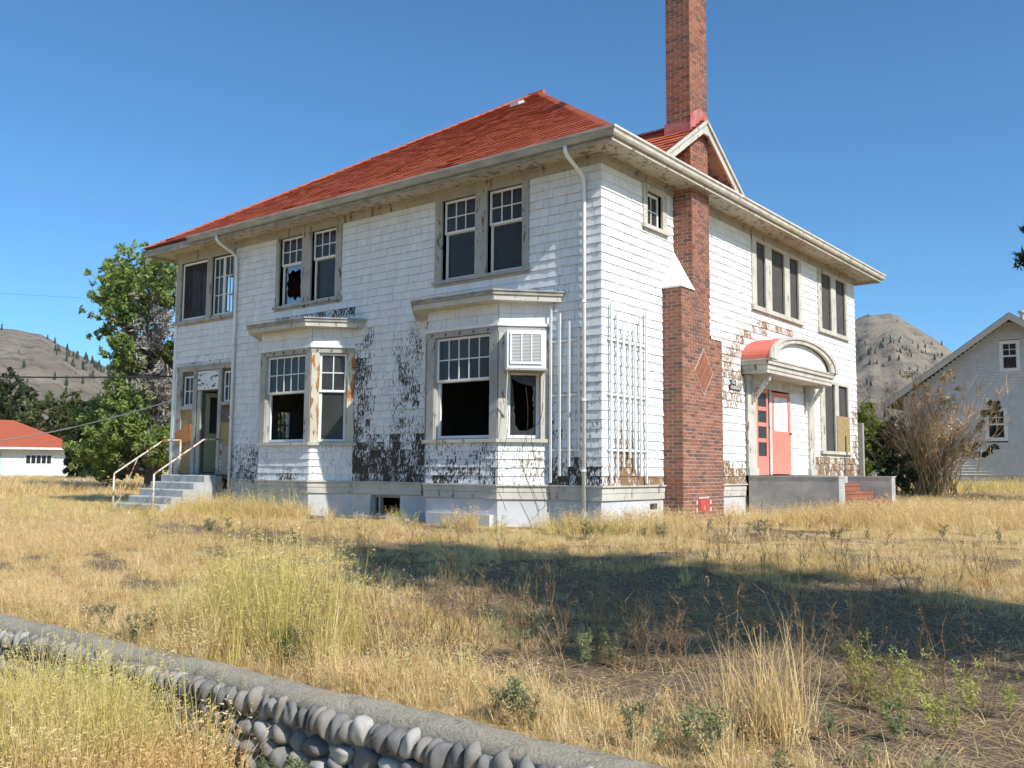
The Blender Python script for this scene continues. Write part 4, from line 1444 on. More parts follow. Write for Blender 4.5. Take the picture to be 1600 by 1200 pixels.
in_dia = lambda u, z: abs(u - dia_c[0]) / dia_u + abs(z - dia_c[1]) / dia_v < 0.62 or (2.70 < u < 3.17 and 0.24 < z < 0.52)
dd = 0.008
brick_face(CL(2.115), 0.0, x1c + dd, 0.0, 4.45, dd, rb, 0)
brick_face(CF, 2.115, 3.785 + dd, 0.0, 3.588, dd, rb, 1, in_dia)
brick_face(CF, 2.115, 3.285 + dd, 3.5881, 4.45, dd, rb, 1)
brick_face(CL(2.565), 0.0, x1c + dd, 4.45, 6.45, dd, rb, 0)
brick_face(CF, 2.565, 3.285 + dd, 4.45, 6.45, dd, rb, 1)
brick_face(CL(2.525), -0.10, x1c + dd, 6.60, 12.0, dd, rb, 0)
brick_face(CF, 2.525, 3.255 + dd, 6.60, 12.0, dd, rb, 1)
brick_face(CFR(3.785), 0.0, x1c, 0.3, 3.60, dd, rb, 0)
brick_face(CFR(3.255), 0.0, x1c + .1, 6.9, 12.0, dd, rb, 0)
def brick_into(mb, bk):
    fr, a, b_, z0, z1, d, tn = bk
    P = fr.P
    mb.add([P(a, z0, d), P(b_, z0, d), P(b_, z1, d), P(a, z1, d), P(a, z0, -.002), P(b_, z0, -.002), P(b_, z1, -.002), P(a, z1, -.002)],
           [(0, 1, 2, 3), (0, 4, 5, 1), (1, 5, 6, 2), (3, 2, 6, 7), (0, 3, 7, 4)], tone=tn)
def bweight(bk):
    fr, a, b_, z0, z1, d, tn = bk
    to = CAM - Vector(fr.P((a + b_) / 2, z0, d))
    return max(0, to.normalized().dot(fr.N)) * (b_ - a) / to.length_squared if z0 < 10.2 else 0
BRICKS.sort(key=lambda k_: -bweight(k_))
for bk in BRICKS[:285]:
    mb = MB()
    brick_into(mb, bk)
    mb.build('brick', M['brick'], chimney)
mb = MB()
for bk in BRICKS[285:]:
    brick_into(mb, bk)
tag(mb.build('brickwork', M['brick'], chimney), kind='stuff')
# corbelled chimney top
mb = MB()
mb.box(-0.14, x1c + .05, 2.485, 3.30, 12.0, 12.25)
mb.build('chimney_crown', M['mortar'], chimney)
# diamond of slanted bricks
def slanted(mb, c_, half_l, half_w, ang, d0, d1, tn):
    ca, sa = math.cos(ang), math.sin(ang)
    q = [(-half_l, -half_w), (half_l, -half_w), (half_l, half_w), (-half_l, half_w)]
    lo = [CF.P(c_[0] + x * ca - y * sa, c_[1] + x * sa + y * ca, d0) for x, y in q]
    hi = [CF.P(c_[0] + x * ca - y * sa, c_[1] + x * sa + y * ca, d1) for x, y in q]
    mb.hexa(lo + hi, tone=tn)
ang = math.atan2(dia_v, dia_u)
LN = math.hypot(dia_u, dia_v)
ev_ = Vector((math.cos(ang), math.sin(ang)))         # along the rising edges
fv = Vector((math.cos(ang), -math.sin(ang)))         # along the falling edges
for i in range(7):
    # bricks run parallel to the rising edges, side by side along the falling direction
    t = (i - 3) / 7.0
    cc = Vector(dia_c) + fv * LN * t
    for s in (-0.24, 0.24):
        if i == 3 and s < 0:
            pass
        mb = MB()
        c_ = cc + ev_ * LN * s
        slanted(mb, c_, LN * 0.240, 0.036, ang, -0.002, 0.016 + 0.005 * (i % 2), 0.35 + 0.6 * rb.random())
        mb.build('brick', M['brick'], chimney)
mb = MB()
for sgn, dr in ((1, ev_), (-1, ev_), (1, fv), (-1, fv)):
    other = fv if dr is ev_ else ev_
    c_ = Vector(dia_c) + other * LN * 0.5 * sgn
    slanted(mb, c_, LN * 0.5, 0.006, ang if dr is ev_ else -ang, -0.001, 0.0175, 0)
mb.build('diamond_mortar', M['mortar'], chimney)
# white shoulder caps
mb = MB()
mb.add([(0, 2.08, 4.45), (x1c + .04, 2.08, 4.45), (x1c + .04, 2.60, 4.45), (0, 2.60, 4.45), (0.0, 2.56, 5.27), (x1c * 0.02, 2.56, 5.27), (0, 2.08, 4.475), (x1c + .04, 2.08, 4.475), (x1c + .04, 2.58, 4.475)],
       [(0, 3, 2, 1), (0, 1, 7, 6), (1, 2, 8, 7), (6, 7, 5, 4), (7, 8, 5), (0, 6, 4, 3), (2, 3, 4, 5, 8)])
tag(mb.build('shoulder_cap', M['white_cap'], chimney), 'white pyramid cap on the chimney shoulder')
mb = MB()
mb.add([(0, 3.28, 3.60), (x1c + .03, 3.28, 3.60), (x1c + .03, 3.83, 3.60), (0, 3.83, 3.60), (0, 3.28, 3.78), (x1c * .4, 3.28, 3.78), (x1c + .03, 3.83, 3.625), (0, 3.83, 3.625), (x1c + .03, 3.28, 3.65)],
       [(0, 3, 2, 1), (1, 2, 6, 8), (2, 3, 7, 6), (4, 5, 6, 7), (5, 8, 6)])
mb.build('shoulder_cap', M['white_cap'], chimney)
# flashing where the stack leaves the eave and the gablet
mb = MB()
mb.box(-0.12, x1c + .024, 2.508, 3.272, 6.62, 6.86)
mb.build('flashing', M['flashing'], chimney)
mb = MB()
mb.add([(-.14, 2.505, 7.50), (x1c + .022, 2.505, 7.50), (x1c + .022, 2.505, 7.76), (-.14, 2.505, 7.80), (x1c + .024, 2.505, 7.50), (x1c + .024, 3.275, 7.60), (x1c + .024, 3.275, 8.02), (x1c + .024, 2.9, 8.14), (x1c + .024, 2.505, 7.90)],
       [(0, 1, 2, 3), (4, 5, 6, 7, 8)])
mb.build('flashing', M['flashing'], chimney)
mb = MB()
CF.box(mb, 2.71, 3.16, 0.25, 0.51, 0.0, 0.02)
CF.box(mb, 2.75, 3.12, 0.28, 0.48, 0.02, 0.028)
mb.build('cleanout_door', M['cleanout'], chimney)

# small foundation vent
mb = MB()
SIDE.box(mb, 1.62, 1.86, 0.33, 0.43, 0.0, 0.012)
mb.build('foundation_vent', M['cable'], house)

# ---- entrance: pilasters, red door and sidelight, arched canopy
mb = MB()
for a, b_ in ((5.76, 6.20), (9.40, 9.76)):
    SIDE.box(mb, a, b_, 0.95, 3.13, 0.0, 0.07)
    SIDE.box(mb, a - .03, b_ + .03, 0.945, 1.10, 0.0, 0.10)
    SIDE.box(mb, a - .03, b_ + .03, 3.0, 3.12, 0.0, 0.10)
SIDE.box(mb, 6.20, 9.40, 2.90, 3.14, -0.02, 0.02)
SIDE.box(mb, 6.92, 7.04, 0.95, 2.90, -0.16, -0.02)
SIDE.box(mb, 7.16, 7.30, 0.95, 2.90, -0.16, -0.03)
SIDE.box(mb, 8.24, 8.32, 0.95, 2.90, -0.12, 0.0)
tag(mb.build('entrance_surround', M['trim'], house), 'cream pilasters and lintel round the red entrance')
mb = MB()
sash_frame(mb, SIDE, 6.26, 6.91, 1.28, 2.88, 0.0, 0.04, 1, 4, st=0.09, mu=0.09)
SIDE.box(mb, 6.26, 6.91, 0.95, 1.278, 0.0, 0.04)
sl_ = mb.build('sidelight', M['red_door'], house)
for j in range(4):
    z0 = 1.37 + j * 0.355
    pane(SIDE, sl_, (6.355, 6.815, z0 + .045 * (j > 0), z0 + .355 - .045 * (j < 3)), 0.02, M['glass'])
DR_ = Face((-0.06, 7.31), (0.10, 0.995))
mb = MB()
sash_frame(mb, DR_, 0.0, 0.90, 1.86, 2.86, -0.022, 0.022, 1, 1, st=0.10)
DR_.box(mb, 0.0, 0.90, 0.97, 1.858, -0.022, 0.022)
dl = mb.build('entrance_door', M['red_door'], house)
tag(dl, 'coral red entrance door with tall cracked pane')
pane(DR_, dl, (0.10, 0.80, 1.96, 2.76), 0.0, M['blind'], 'backing_board')
mb = MB()
DR_.box(mb, 0.14, 0.34, 1.97, 2.75, 0.004, 0.010)
DR_.box(mb, 0.52, 0.60, 1.97, 2.75, 0.004, 0.010)
mb.build('mullion_strip', M['sash'], dl)
mb = MB()
DR_.box(mb, 0.83, 0.87, 1.90, 1.94, 0.022, 0.07)
mb.build('handle', M['cable'], dl)

canopy = MB()
XC, Y0, Y1 = 0.64, 5.55, 9.66
canopy.box(0.0, XC - 0.06, Y0 + .08, Y1 - .08, 3.14, 3.22)
canopy.box(0.0, XC - 0.04, Y0 + .06, Y1 - .06, 3.22, 3.32)
canopy.box(0.0, XC, Y0 + .02, Y1 - .02, 3.322, 3.40)
canopy.box(0.0, XC + .02, Y0, Y1, 3.402, 3.44)
cpy = canopy.build('canopy', M['trim'], house)
tag(cpy, 'arched entrance canopy with faded red curved roof')
yc, hw, hh = (Y0 + Y1) / 2, (Y1 - Y0) / 2, 0.62
def arch(k_, n=28):
    pts = []
    for i in range(n + 1):
        t = math.pi * i / n
        pts.append((yc - math.cos(t) * hw * k_, 3.442 + (math.sin(t) ** 0.9) * hh * k_))
    return pts
def shell(name, mat, ko, ki, x0, x1):
    a, b_ = arch(ko), arch(ki)
    n = len(a)
    mb = MB()
    vs_ = []
    for p, q in zip(a, b_):
        vs_ += [(x0, *p), (x1, *p), (x1, *q), (x0, *q)]
    fs = []
    for i in range(n - 1):
        o, r = 4 * i, 4 * (i + 1)
        for j in range(4):
            k_ = (j + 1) % 4
            fs.append((o + j, o + k_, r + k_, r + j))
    fs += [(3, 2, 1, 0), tuple(4 * (n - 1) + j for j in range(4))]
    mb.add(vs_, fs)
    return mb.build(name, mat, cpy, smooth=False)
shell('curved_roof', M['canopy_red'], 1.0, 0.955, 0.0, XC + 0.03)
shell('arch_moulding', M['trim'], 1.012, 0.93, XC + 0.031, XC + 0.075)
shell('arch_moulding', M['trim'], 0.93, 0.80, XC - 0.02, XC + 0.045)
a = arch(0.80)
mb = MB()
vs_ = [(XC - 0.06, *p) for p in a] + [(XC - 0.10, *p) for p in a]
n = len(a)
mb.add(vs_, [tuple(range(n)), tuple(range(2 * n - 1, n - 1, -1))])
mb.build('tympanum', M['sash'], cpy)
for y in (5.98, 9.24):
    mb = MB()
    mb.box(0.0, 0.50, y - .05, y + .05, 3.06, 3.14)
    mb.box(0.05, 0.12, y - .045, y + .045, 2.55, 3.06)
    mb.hexa([(0.10, y - .04, 2.60), (0.17, y - .04, 2.60), (0.17, y + .04, 2.60), (0.10, y + .04, 2.60), (0.40, y - .04, 3.06), (0.50, y - .04, 3.06), (0.50, y + .04, 3.06), (0.40, y + .04, 3.06)])
    for q in range(3):
        mb.tube([(0.46 - q * .07, y - .042, 3.02 - q * .08), (0.46 - q * .07, y + .042, 3.02 - q * .08)], 0.035, 8)
        mb.tube([(0.14 + q * .02, y - .042, 2.58 + q * .07), (0.14 + q * .02, y + .042, 2.58 + q * .07)], 0.03, 8)
    mb.build('bracket', M['trim'], cpy)

# house number plate: a small cut-out sign of two lines
mb = MB()
SIDE.box(mb, 4.98, 5.24, 2.86, 2.965, 0.03, 0.042)
SIDE.box(mb, 4.93, 5.46, 2.75, 2.855, 0.03, 0.042)
plate = mb.build('name_plate', M['sign_dark'], house)
rgp = random.Random(6)
for (a, b_, z0, z1, n) in ((5.03, 5.20, 2.88, 2.95, 3), (4.98, 5.42, 2.77, 2.84, 8)):
    for i in range(n):
        u = a + (b_ - a) * i / n
        w2 = (b_ - a) / n * 0.62
        mb = MB()
        SIDE.box(mb, u, u + w2 * .3, z0, z1, 0.0425, 0.046)
        if i % 3:
            SIDE.box(mb, u + w2 * .3, u + w2, z0, z0 + .014, 0.0425, 0.046)
        if i % 2:
            SIDE.box(mb, u + w2 * .3, u + w2, z1 - .014, z1, 0.0425, 0.046)
        if i % 4 != 1:
            SIDE.box(mb, u + w2 * .7, u + w2, z0 + .0145, z1 - .0145, 0.0425, 0.046)
        mb.build('letter', M['sign_white'], plate)
# ------------------------------------------------------------------ things on and round the house
# trellises round the near corner
def trellis(fr, us, tops, bots, bars, label):
    t = thing('fan_trellis', label, 'trellis', fr.P(us[3], 0.0, 0.05), 'white trellises at the house corner')
    for u, zt, zb in zip(us, tops, bots):
        mb = MB()
        fr.box(mb, u - .02, u + .02, zb, zt, 0.062, 0.088)
        mb.build('slat', M['sash'], t)
    for z in bars:
        mb = MB()
        fr.box(mb, us[0] - .05, us[-1] + .05, z - .02, z + .02, 0.036, 0.061)
        mb.build('crossbar', M['sash'], t)
    return t
tp = (3.90, 3.76, 3.60, 3.46, 3.59, 3.77, 3.90)
bt = (0.80, 0.92, 1.08, 1.24, 1.05, 0.92, 0.80)
trellis(SIDE, (0.20, 0.40, 0.60, 0.80, 0.98, 1.18, 1.38), tp, bt, (3.27, 2.32, 1.37), 'white fan trellis on the sunlit wall beside the chimney')
trellis(FRONT, (-1.00, -0.81, -0.61, -0.40), tp[:4], bt[:4], (3.27, 2.32, 1.37), 'white trellis on the shaded wall beside the downpipe')

# air conditioner in the bay
FB = fb[2]
lnb = lb[2]
uc = lnb * 0.50
ac = thing('air_conditioner', 'boxy off-white air conditioner jutting from the bay window', 'air conditioner', FB.P(uc, 2.74, 0.2))
mb = MB()
FB.box(mb, uc - .35, uc + .33, 2.76, 3.42, -0.25, 0.44)
mb.build('body', M['unit'], ac)
mb = MB()
FB.box(mb, uc - .29, uc + .25, 2.85, 3.36, 0.441, 0.445)
mb.build('grille_back', M['unit_dark'], ac)
mb = MB()
for a, b_, z0, z1 in ((uc - .30, uc - .27, 2.83, 3.38), (uc + .23, uc + .26, 2.83, 3.38), (uc - .27, uc + .23, 2.83, 2.865), (uc - .27, uc + .23, 3.345, 3.38), (uc - .11, uc - .09, 2.865, 3.345), (uc + .06, uc + .08, 2.865, 3.345)):
    FB.box(mb, a, b_, z0, z1, 0.446, 0.466)
mb.build('grille_frame', M['sash'], ac)
for i in range(19):
    z = 2.872 + i * 0.0248
    mb = MB()
    FB.box(mb, uc - .268, uc + .228, z, z + .011, 0.4455, 0.455)
    mb.build('slat', M['unit'], ac)
mb = MB()
FB.box(mb, uc - .37, uc + .35, 2.725, 2.755, -0.06, 0.46)
mb.build('support_shelf', M['trim_grey'], ac)
for du in (-.33, .31):
    mb = MB()
    mb.tube([FB.P(uc + du, 2.73, 0.42), FB.P(uc + du * 1.02, 1.95, 0.05)], 0.012, 6)
    mb.build('brace', M['sash'], ac)

# loose cables under the bay
rgc = random.Random(3)
for k_, (u, reach, lab) in enumerate(((0.10, 0.30, 'thin loose cable drooping from the bay sill, farthest from the downpipe'), (0.42, 0.42, 'thin loose cable looped below the middle of the bay'), (0.72, 0.38, 'thin loose cable hanging under the air conditioner nearest the downpipe'))):
    pts = []
    for i in range(26):
        t = i / 25
        uu = u + 0.16 * math.sin(t * 7 + k_) * (0.3 + t) + 0.1 * t * (1 if k_ % 2 else -1)
        zz = 2.3 - 2.05 * t + 0.16 * math.sin(t * 9 + k_ * 2)
        pts.append(FB.P(uu, zz, 0.12 + 0.10 * math.sin(t * 5 + k_) ** 2))
    mb = MB()
    mb.tube(pts, 0.0045, 5)
    tag(mb.build('loose_cable', M['cable'], None, origin=pts[-1]), lab, 'cable', 'loose cables on the bay')

# concrete steps to the back door
st = thing('concrete_steps', 'crumbling concrete steps leading up to the back door', 'steps', (-11.5, -0.9, 0.0))
mb = MB()
XS0, XS1 = -12.42, -10.60
def ragged(mb, x0, x1, y0, y1, z0, z1, rg):
    n = 60
    vs_ = []
    j = 0.0
    for i in range(n + 1):
        x = x0 + (x1 - x0) * i / n
        j = 0.9 * j + rg.uniform(-.003, .0032)
        vs_ += [(x, y0 + j, z0), (x, y0 + j + .004, z1 - .02 - abs(j)), (x, y0 + 0.03 + abs(j), z1), (x, y1, z1), (x, y1, z0)]
    fs = []
    for i in range(n):
        o, r = 5 * i, 5 * (i + 1)
        for j in range(5):
            k_ = (j + 1) % 5
            fs.append((o + j, r + j, r + k_, o + k_))
    fs += [tuple(range(5)), tuple(5 * n + j for j in range(4, -1, -1))]
    mb.add(vs_, fs)
rgs = random.Random(14)
for i in range(4):
    mb = MB()
    ragged(mb, XS0, XS1, -0.60 - 0.275 * (i + 1), -0.60 - 0.275 * i, -0.3, 0.84 - 0.165 * (i + 1), rgs)
    mb.build('step', M['concrete'], st)
mb = MB()
ragged(mb, XS0, XS1, -0.60, -0.28, -0.3, 0.84, rgs)
mb.build('landing', M['concrete'], st)
mb = MB()
mb.box(XS0 + .05, XS1 - .1, -0.275, -0.04, -0.3, 0.82)
mb.build('threshold_slab', M['porch_concrete'], st)

def handrail(x, label, post_y):
    t = thing('handrail', label, 'handrail', (x, -1.8, 0.0), 'handrails of the concrete steps')
    mb = MB()
    mb.tube([(x, -0.12, 1.69), (x, -0.56, 1.68), (x, -0.62, 1.66), (x, -1.80, 0.88), (x, -1.83, 0.84)], 0.021, 8)
    mb.build('rail', M['rail'], t, smooth=True)
    mb = MB()
    mb.tube([(x, -0.13, 0.84), (x, -0.13, 1.69)], 0.023, 8)
    mb.build('post', M['rail'], t, smooth=True)
    mb = MB()
    mb.tube([(x, -1.83, -0.05), (x, -1.83, 0.86)], 0.023, 8)
    mb.build('post', M['rail'], t, smooth=True)
    return t
handrail(-10.66, 'rusty cream handrail on the downpipe side of the concrete steps', 0)
hr_ = handrail(-12.38, 'rusty cream handrail on the tree side of the concrete steps', 0)
mb = MB()
mb.tube([(-12.38, -1.25, 1.24), (-12.75, -1.55, 0.05)], 0.012, 6)
mb.build('brace', M['rail'], hr_)

# concrete porch with brick steps in front of the red entrance
po = thing('entrance_porch', 'stained concrete porch with brick steps below the arched canopy', 'porch', (1.0, 7.6, 0.2))
def slab_wall(mb, x0, x1, y0, y1, z0, z1):
    mb.box(x0, x1, y0, y1, z0, z1 - .03)
    mb.box(x0, x1 + .015, y0 - .015, y1 + .015, z1 - .029, z1)
mb = MB()
slab_wall(mb, 0.09, 2.02, 5.70, 6.05, -0.3, 0.94)
tag(mb.build('cheek_wall', M['porch_concrete'], po), 'stained cheek wall facing the chimney')
mb = MB()
slab_wall(mb, 0.09, 2.02, 9.28, 9.56, -0.3, 0.94)
mb.build('cheek_wall', M['porch_concrete'], po)
mb = MB()
mb.box(0.0, 1.02, 6.065, 9.262, -0.3, 0.935)
mb.build('platform', M['concrete'], po)
rgb = random.Random(31)
for i, (xa, zt) in enumerate(((1.02, 0.77), (1.32, 0.60), (1.62, 0.43))):
    mb = MB()
    mb.box(xa + .001, xa + .29, 6.068, 9.26, -0.3, zt - .065, tone=.6)
    stp = mb.build('step', M['brick'], po)
    y = 6.075
    while y < 9.25:
        mb = MB()
        mb.box(xa + .004, xa + .305, y, min(y + .10, 9.255), zt - .063, zt + rgb.uniform(-.004, .004), tone=0.5 + 0.5 * rgb.random())
        mb.build('brick', M['brick'], stp)
        y += 0.111

mb = MB()
mb.box(0.44, 0.55, 11.94, 12.05, 0.0, 2.34)
tag(mb.build('wooden_post', M['grey_wood'], None, origin=(0.5, 12.0, 0.2)), 'lone grey timber post standing behind the entrance porch', 'post')

# slab and boards beside the cellar window
mb = MB()
mb.box(-3.3, -1.80, -0.76, -0.645, -0.2, 0.24)
tag(mb.build('concrete_slab', M['stucco'], None, origin=(-2.6, -0.8, 0.0)), 'low concrete slab against the foot of the bay foundation', 'slab')
for (x, y, a, ln, lab) in ((-4.95, -0.35, 0.15, 1.1, 'weathered plank lying under the cellar window'), (-4.1, -0.75, -0.2, 0.8, 'weathered plank lying on bare ground near the bay foundation'), (-6.3, -0.95, 0.1, 0.9, 'weathered plank in the grass below the far bay')):
    mb = MB()
    mb.box(-ln / 2, ln / 2, -.06, .06, 0, .03)
    o = mb.build('plank', M['grey_wood'])
    o.location = (x, y, float(ground_z(x, y)) + 0.035)
    o.rotation_euler = (0.02, 0.03, a)
    tag(o, lab, 'plank', 'planks lying by the house')

# cables strung to the house from the street
def strung(a, b_, sag, r, mat, label):
    a, b_ = Vector(a), Vector(b_)
    pts = []
    for i in range(25):
        t = i / 24
        p = a.lerp(b_, t)
        p.z -= sag * 4 * t * (1 - t)
        pts.append(p)
    mb = MB()
    mb.tube(pts, r, 5)
    tag(mb.build('overhead_cable', mat, None, origin=tuple(a)), label, 'cable', 'overhead cables')
strung((-13.05, 0.05, 3.35), (-52, -16, 7.2), 0.9, 0.022, M['cable'], 'dark cable running level from the house corner past the tree')
strung((-13.05, 0.05, 2.75), (-55, 2.0, -0.3 + 4.4), 1.6, 0.018, M['cable_pale'], 'pale twisted cable sloping down in front of the garage')
strung(tuple(at_px(300, 473, 110)), tuple(at_px(-120, 449, 120)), 0.2, 0.014, M['cable'], 'faint power line against the sky beside the tree')

# ------------------------------------------------------------------ retaining wall of river stones
rw = thing('retaining_wall', 'low retaining wall of river stones under a rough concrete cap', 'wall', (3.0, -9.35, -0.85))
rgk = random.Random(77)
X0w, X1w = -9.0, 9.0
n = 240
vs_, fs = [], []
for i in range(n + 1):
    x = X0w + (X1w - X0w) * i / n
    w1 = 0.02 * math.sin(x * 3.1) + 0.012 * math.sin(x * 7.7 + 1)
    prof = [(-8.96, -0.62), (-9.0 + w1 * .5, -0.425), (-9.05, -0.402 + w1 * .3), (-9.12, -0.394 + w1 * .3), (-9.185, -0.402), (-9.225 + w1 * .6, -0.425 + rgk.uniform(-.006, .006)), (-9.255 + w1, -0.465 + rgk.uniform(-.010, .010)), (-9.235, -0.53), (-9.20, -0.60)]
    vs_ += [(x, y + rgk.uniform(-.004, .004), z + rgk.uniform(-.003, .003)) for y, z in prof]
k_ = 9
for i in range(n):
    for j in range(k_ - 1):
        a = i * k_ + j
        fs.append((a, a + 1, a + k_ + 1, a + k_))
mb = MB()
mb.add(vs_, fs)
mb.build('cap', M['cap'], rw, smooth=True)
mb = MB()
mb.box(X0w, X1w, -9.235, -9.0, -1.4, -0.47)
mb.build('mortar_core', M['mortar_dark'], rw)
# a few stone shapes shared by all
def stone_mesh(seed):
    rg = np.random.default_rng(seed)
    import bmesh
    bm = bmesh.new()
    bmesh.ops.create_icosphere(bm, subdivisions=3, radius=1.0)
    ph = rg.uniform(0, 6.28, 9)
    for v in bm.verts:
        c_ = v.co
        k2 = 1 + 0.17 * math.sin(c_.x * 2.1 + ph[0]) * math.cos(c_.y * 1.7 + ph[1]) + 0.14 * math.sin(c_.z * 2.6 + ph[2]) + 0.06 * math.sin(c_.x * 4 + c_.z * 3 + ph[3]) + 0.03 * math.sin(c_.z * 7 + c_.x * 5 + ph[4])
        e = [0.68, 0.9, 0.8][seed % 3]
        v.co = Vector((math.copysign(abs(c_.x) ** e, c_.x), math.copysign(abs(c_.y) ** e, c_.y), math.copysign(abs(c_.z) ** e, c_.z))) * k2
    me_ = bpy.data.meshes.new('stone')
    bm.to_mesh(me_)
    bm.free()
    me_.polygons.foreach_set('use_smooth', [True] * len(me_.polygons))
    me_.materials.append(M['stone'])
    return me_
SM = [stone_mesh(s) for s in range(15)]
nst = 0
def put_stone(x, z, w_, h_, dp, tilt, y):
    o = bpy.data.objects.new('stone', rgk.choice(SM))
    COL.objects.link(o)
    o.location = (x, y, z)
    o.scale = (w_, dp, h_)
    o.rotation_euler = (rgk.uniform(-.15, .15), tilt, rgk.uniform(-.3, .3))
    adopt(o, rw)
x = -1.7
while x < 7.0:
    w_ = rgk.choice((0.034, 0.042, 0.047, 0.052, 0.058)) * rgk.uniform(.92, 1.08)
    put_stone(x + w_, -0.535 + rgk.uniform(-.012, .012), w_ * 1.03, rgk.uniform(0.066, 0.096), 0.075, rgk.uniform(0.05, 0.48), -9.245 + rgk.uniform(-.02, .015))
    x += 2 * w_ + 0.003
for row, (zc, wl, wh, hl_, hh_) in enumerate(((-0.685, 0.06, 0.125, 0.045, 0.072), (-0.80, 0.06, 0.13, 0.045, 0.075), (-0.915, 0.07, 0.13, 0.05, 0.075))):
    x = -1.6 + 0.06 * row
    while x < 6.8:
        w_ = rgk.uniform(wl, wh)
        put_stone(x + w_, zc + rgk.uniform(-.018, .018), w_, rgk.uniform(hl_, hh_), 0.085, rgk.uniform(-0.5, 0.7) * (0.4 if w_ > .1 else 1), -9.24 - 0.02 * row + rgk.uniform(-.02, .02))
        x += 2 * w_ * 0.96
# ------------------------------------------------------------------ neighbouring buildings
nb_ = thing('neighbour_house', 'white gabled house in shade behind the dry bush', 'house', (1.3, 30.0, 0.6))
NF = Face((0, 28.8), (1, 0))
apx, apz = 1.34, 7.22
ew, ez = 5.1, 3.68
mb = MB()
mb.add([(-3.0, 28.82, 0.95), (5.7, 28.82, 0.95), (5.7, 28.82, 4.15), (apx, 28.82, 7.3), (-3.0, 28.82, 4.15), (-3.0, 38, 0.95), (5.7, 38, 0.95), (5.7, 38, 4.0), (apx, 38, 7.0), (-3.0, 38, 4.0)],
       [(0, 1, 2, 3, 4), (5, 9, 8, 7, 6), (0, 4, 9, 5), (1, 6, 7, 2)])
nwall = mb.build('gable_wall', M['sheathing'], nb_)
mb = MB()
NF.box(mb, -3.02, 5.72, 0.0, 0.96, -9.2, 0.03)
mb.build('foundation', M['concrete'], nb_)
wins_n = [(0.93, 1.47, 5.28, 6.34), (0.30, 0.92, 2.46, 3.60)]
z = 0.96
i = 0
bd = MB()
while z < 7.2:
    hw_ = min(4.34, (7.33 - z) / .722)
    segs = [(apx - hw_, apx + hw_)]
    for w4 in wins_n:
        if w4[2] - 0.12 < z + .06 < w4[3] + .12:
            segs = [s for a, b_ in segs for s in ((a, w4[0] - .11), (w4[1] + .11, b_))]
    for a, b_ in segs:
        if b_ - a > .05:
            P = NF.P
            bd.add([P(a, z, .045), P(b_, z, .045), P(b_, z + .125, .010), P(a, z + .125, .010), P(a, z, 0), P(b_, z, 0)], [(0, 1, 2, 3), (0, 4, 5, 1)], (0, 1))
    z += 0.12
bd.build('lap_siding', [M['board'], M['grey_wood']], nb_)
for w4, r in zip(wins_n, (2, 2)):
    mb = MB()
    for a, b_, z0, z1 in ((w4[0] - .11, w4[0], w4[2] - .11, w4[3] + .11), (w4[1], w4[1] + .11, w4[2] - .11, w4[3] + .11), (w4[0], w4[1], w4[3], w4[3] + .11), (w4[0], w4[1], w4[2] - .11, w4[2])):
        NF.box(mb, a, b_, z0, z1, 0.0, 0.05)
    cells = sash_frame(mb, NF, w4[0], w4[1], (w4[2] + w4[3]) / 2, w4[3], 0.0, 0.03, 2, 2, st=.035, mu=.025)
    cells += sash_frame(mb, NF, w4[0], w4[1], w4[2], (w4[2] + w4[3]) / 2, 0.0, 0.03, 1, 1, st=.035)
    wn_ = mb.build('window', M['sash'], nb_)
    for c_ in cells:
        pane(NF, wn_, c_, 0.012, M['dark_void'])
def slope_slab(name, mat, sgn, x_in, thick, y0, y1, zoff=0.0):
    ex = apx + sgn * ew
    mb = MB()
    for yy in (0,):
        a, b_ = (ex, ez + zoff), (apx, apz + zoff)
        mb.hexa([(a[0], y0, a[1]), (b_[0], y0, b_[1]), (b_[0], y1, b_[1]), (a[0], y1, a[1]), (a[0], y0, a[1] + thick), (b_[0], y0, b_[1] + thick), (b_[0], y1, b_[1] + thick), (a[0], y1, a[1] + thick)])
    return mb.build(name, mat, nb_)
for sgn in (-1, 1):
    slope_slab('barge_board', M['grey_wood'], sgn, 0, 0.26, 28.12, 28.18)
    slope_slab('roof', M['roof_grey'], sgn, 0, 0.10, 28.16, 38.5, 0.20)
mb = MB()
mb.tube([(1.62, 29.6, 7.3), (1.62, 29.6, 7.65)], 0.12, 8)
mb.tube([(1.62, 29.6, 7.66), (1.62, 29.6, 7.74)], 0.2, 8)
mb.build('roof_vent', M['gutter'], nb_)

ga = thing('garage', 'small white garage with red hip roof far across the dry lawn', 'garage', (-66, 20, 0.0))
GO = Vector((-64.25, 22.93, 0))
gu = Vector((-0.44, -0.898, 0)).normalized()
gv = Vector((-0.898, 0.44, 0)).normalized()
class GFace(Face):
    def __init__(s):
        s.O, s.U, s.N = GO, gu, -gv
GF = GFace()
mb = MB()
GF.box(mb, 0, 10.5, -0.2, 2.42, -9.0, 0.0)
mb.build('wall', simple('pale stucco garage', (0.66, 0.70, 0.68), (0.76, 0.78, 0.76), 2, 0.85, 0), ga)
mb = MB()
q = lambda u, v, z: tuple(GO + gu * u + gv * v + Vector((0, 0, z)))
mb.add([q(-.75, -.75, 2.45), q(11.2, -.75, 2.45), q(11.2, 9.75, 2.45), q(-.75, 9.75, 2.45), q(4.6, 4.5, 4.75), q(5.9, 4.5, 4.75)], [(0, 1, 5, 4), (1, 2, 5), (2, 3, 4, 5), (3, 0, 4), (3, 2, 1, 0)], tone=.12)
mb.build('roof', M['roof_tile'], ga)
mb = MB()
GF.box(mb, -.78, 11.23, 2.30, 2.455, 0.745, 0.775)
mb.build('fascia', M['sash'], ga)
mb = MB()
GF.box(mb, 1.45, 3.5, 1.12, 1.98, 0.0, 0.05)
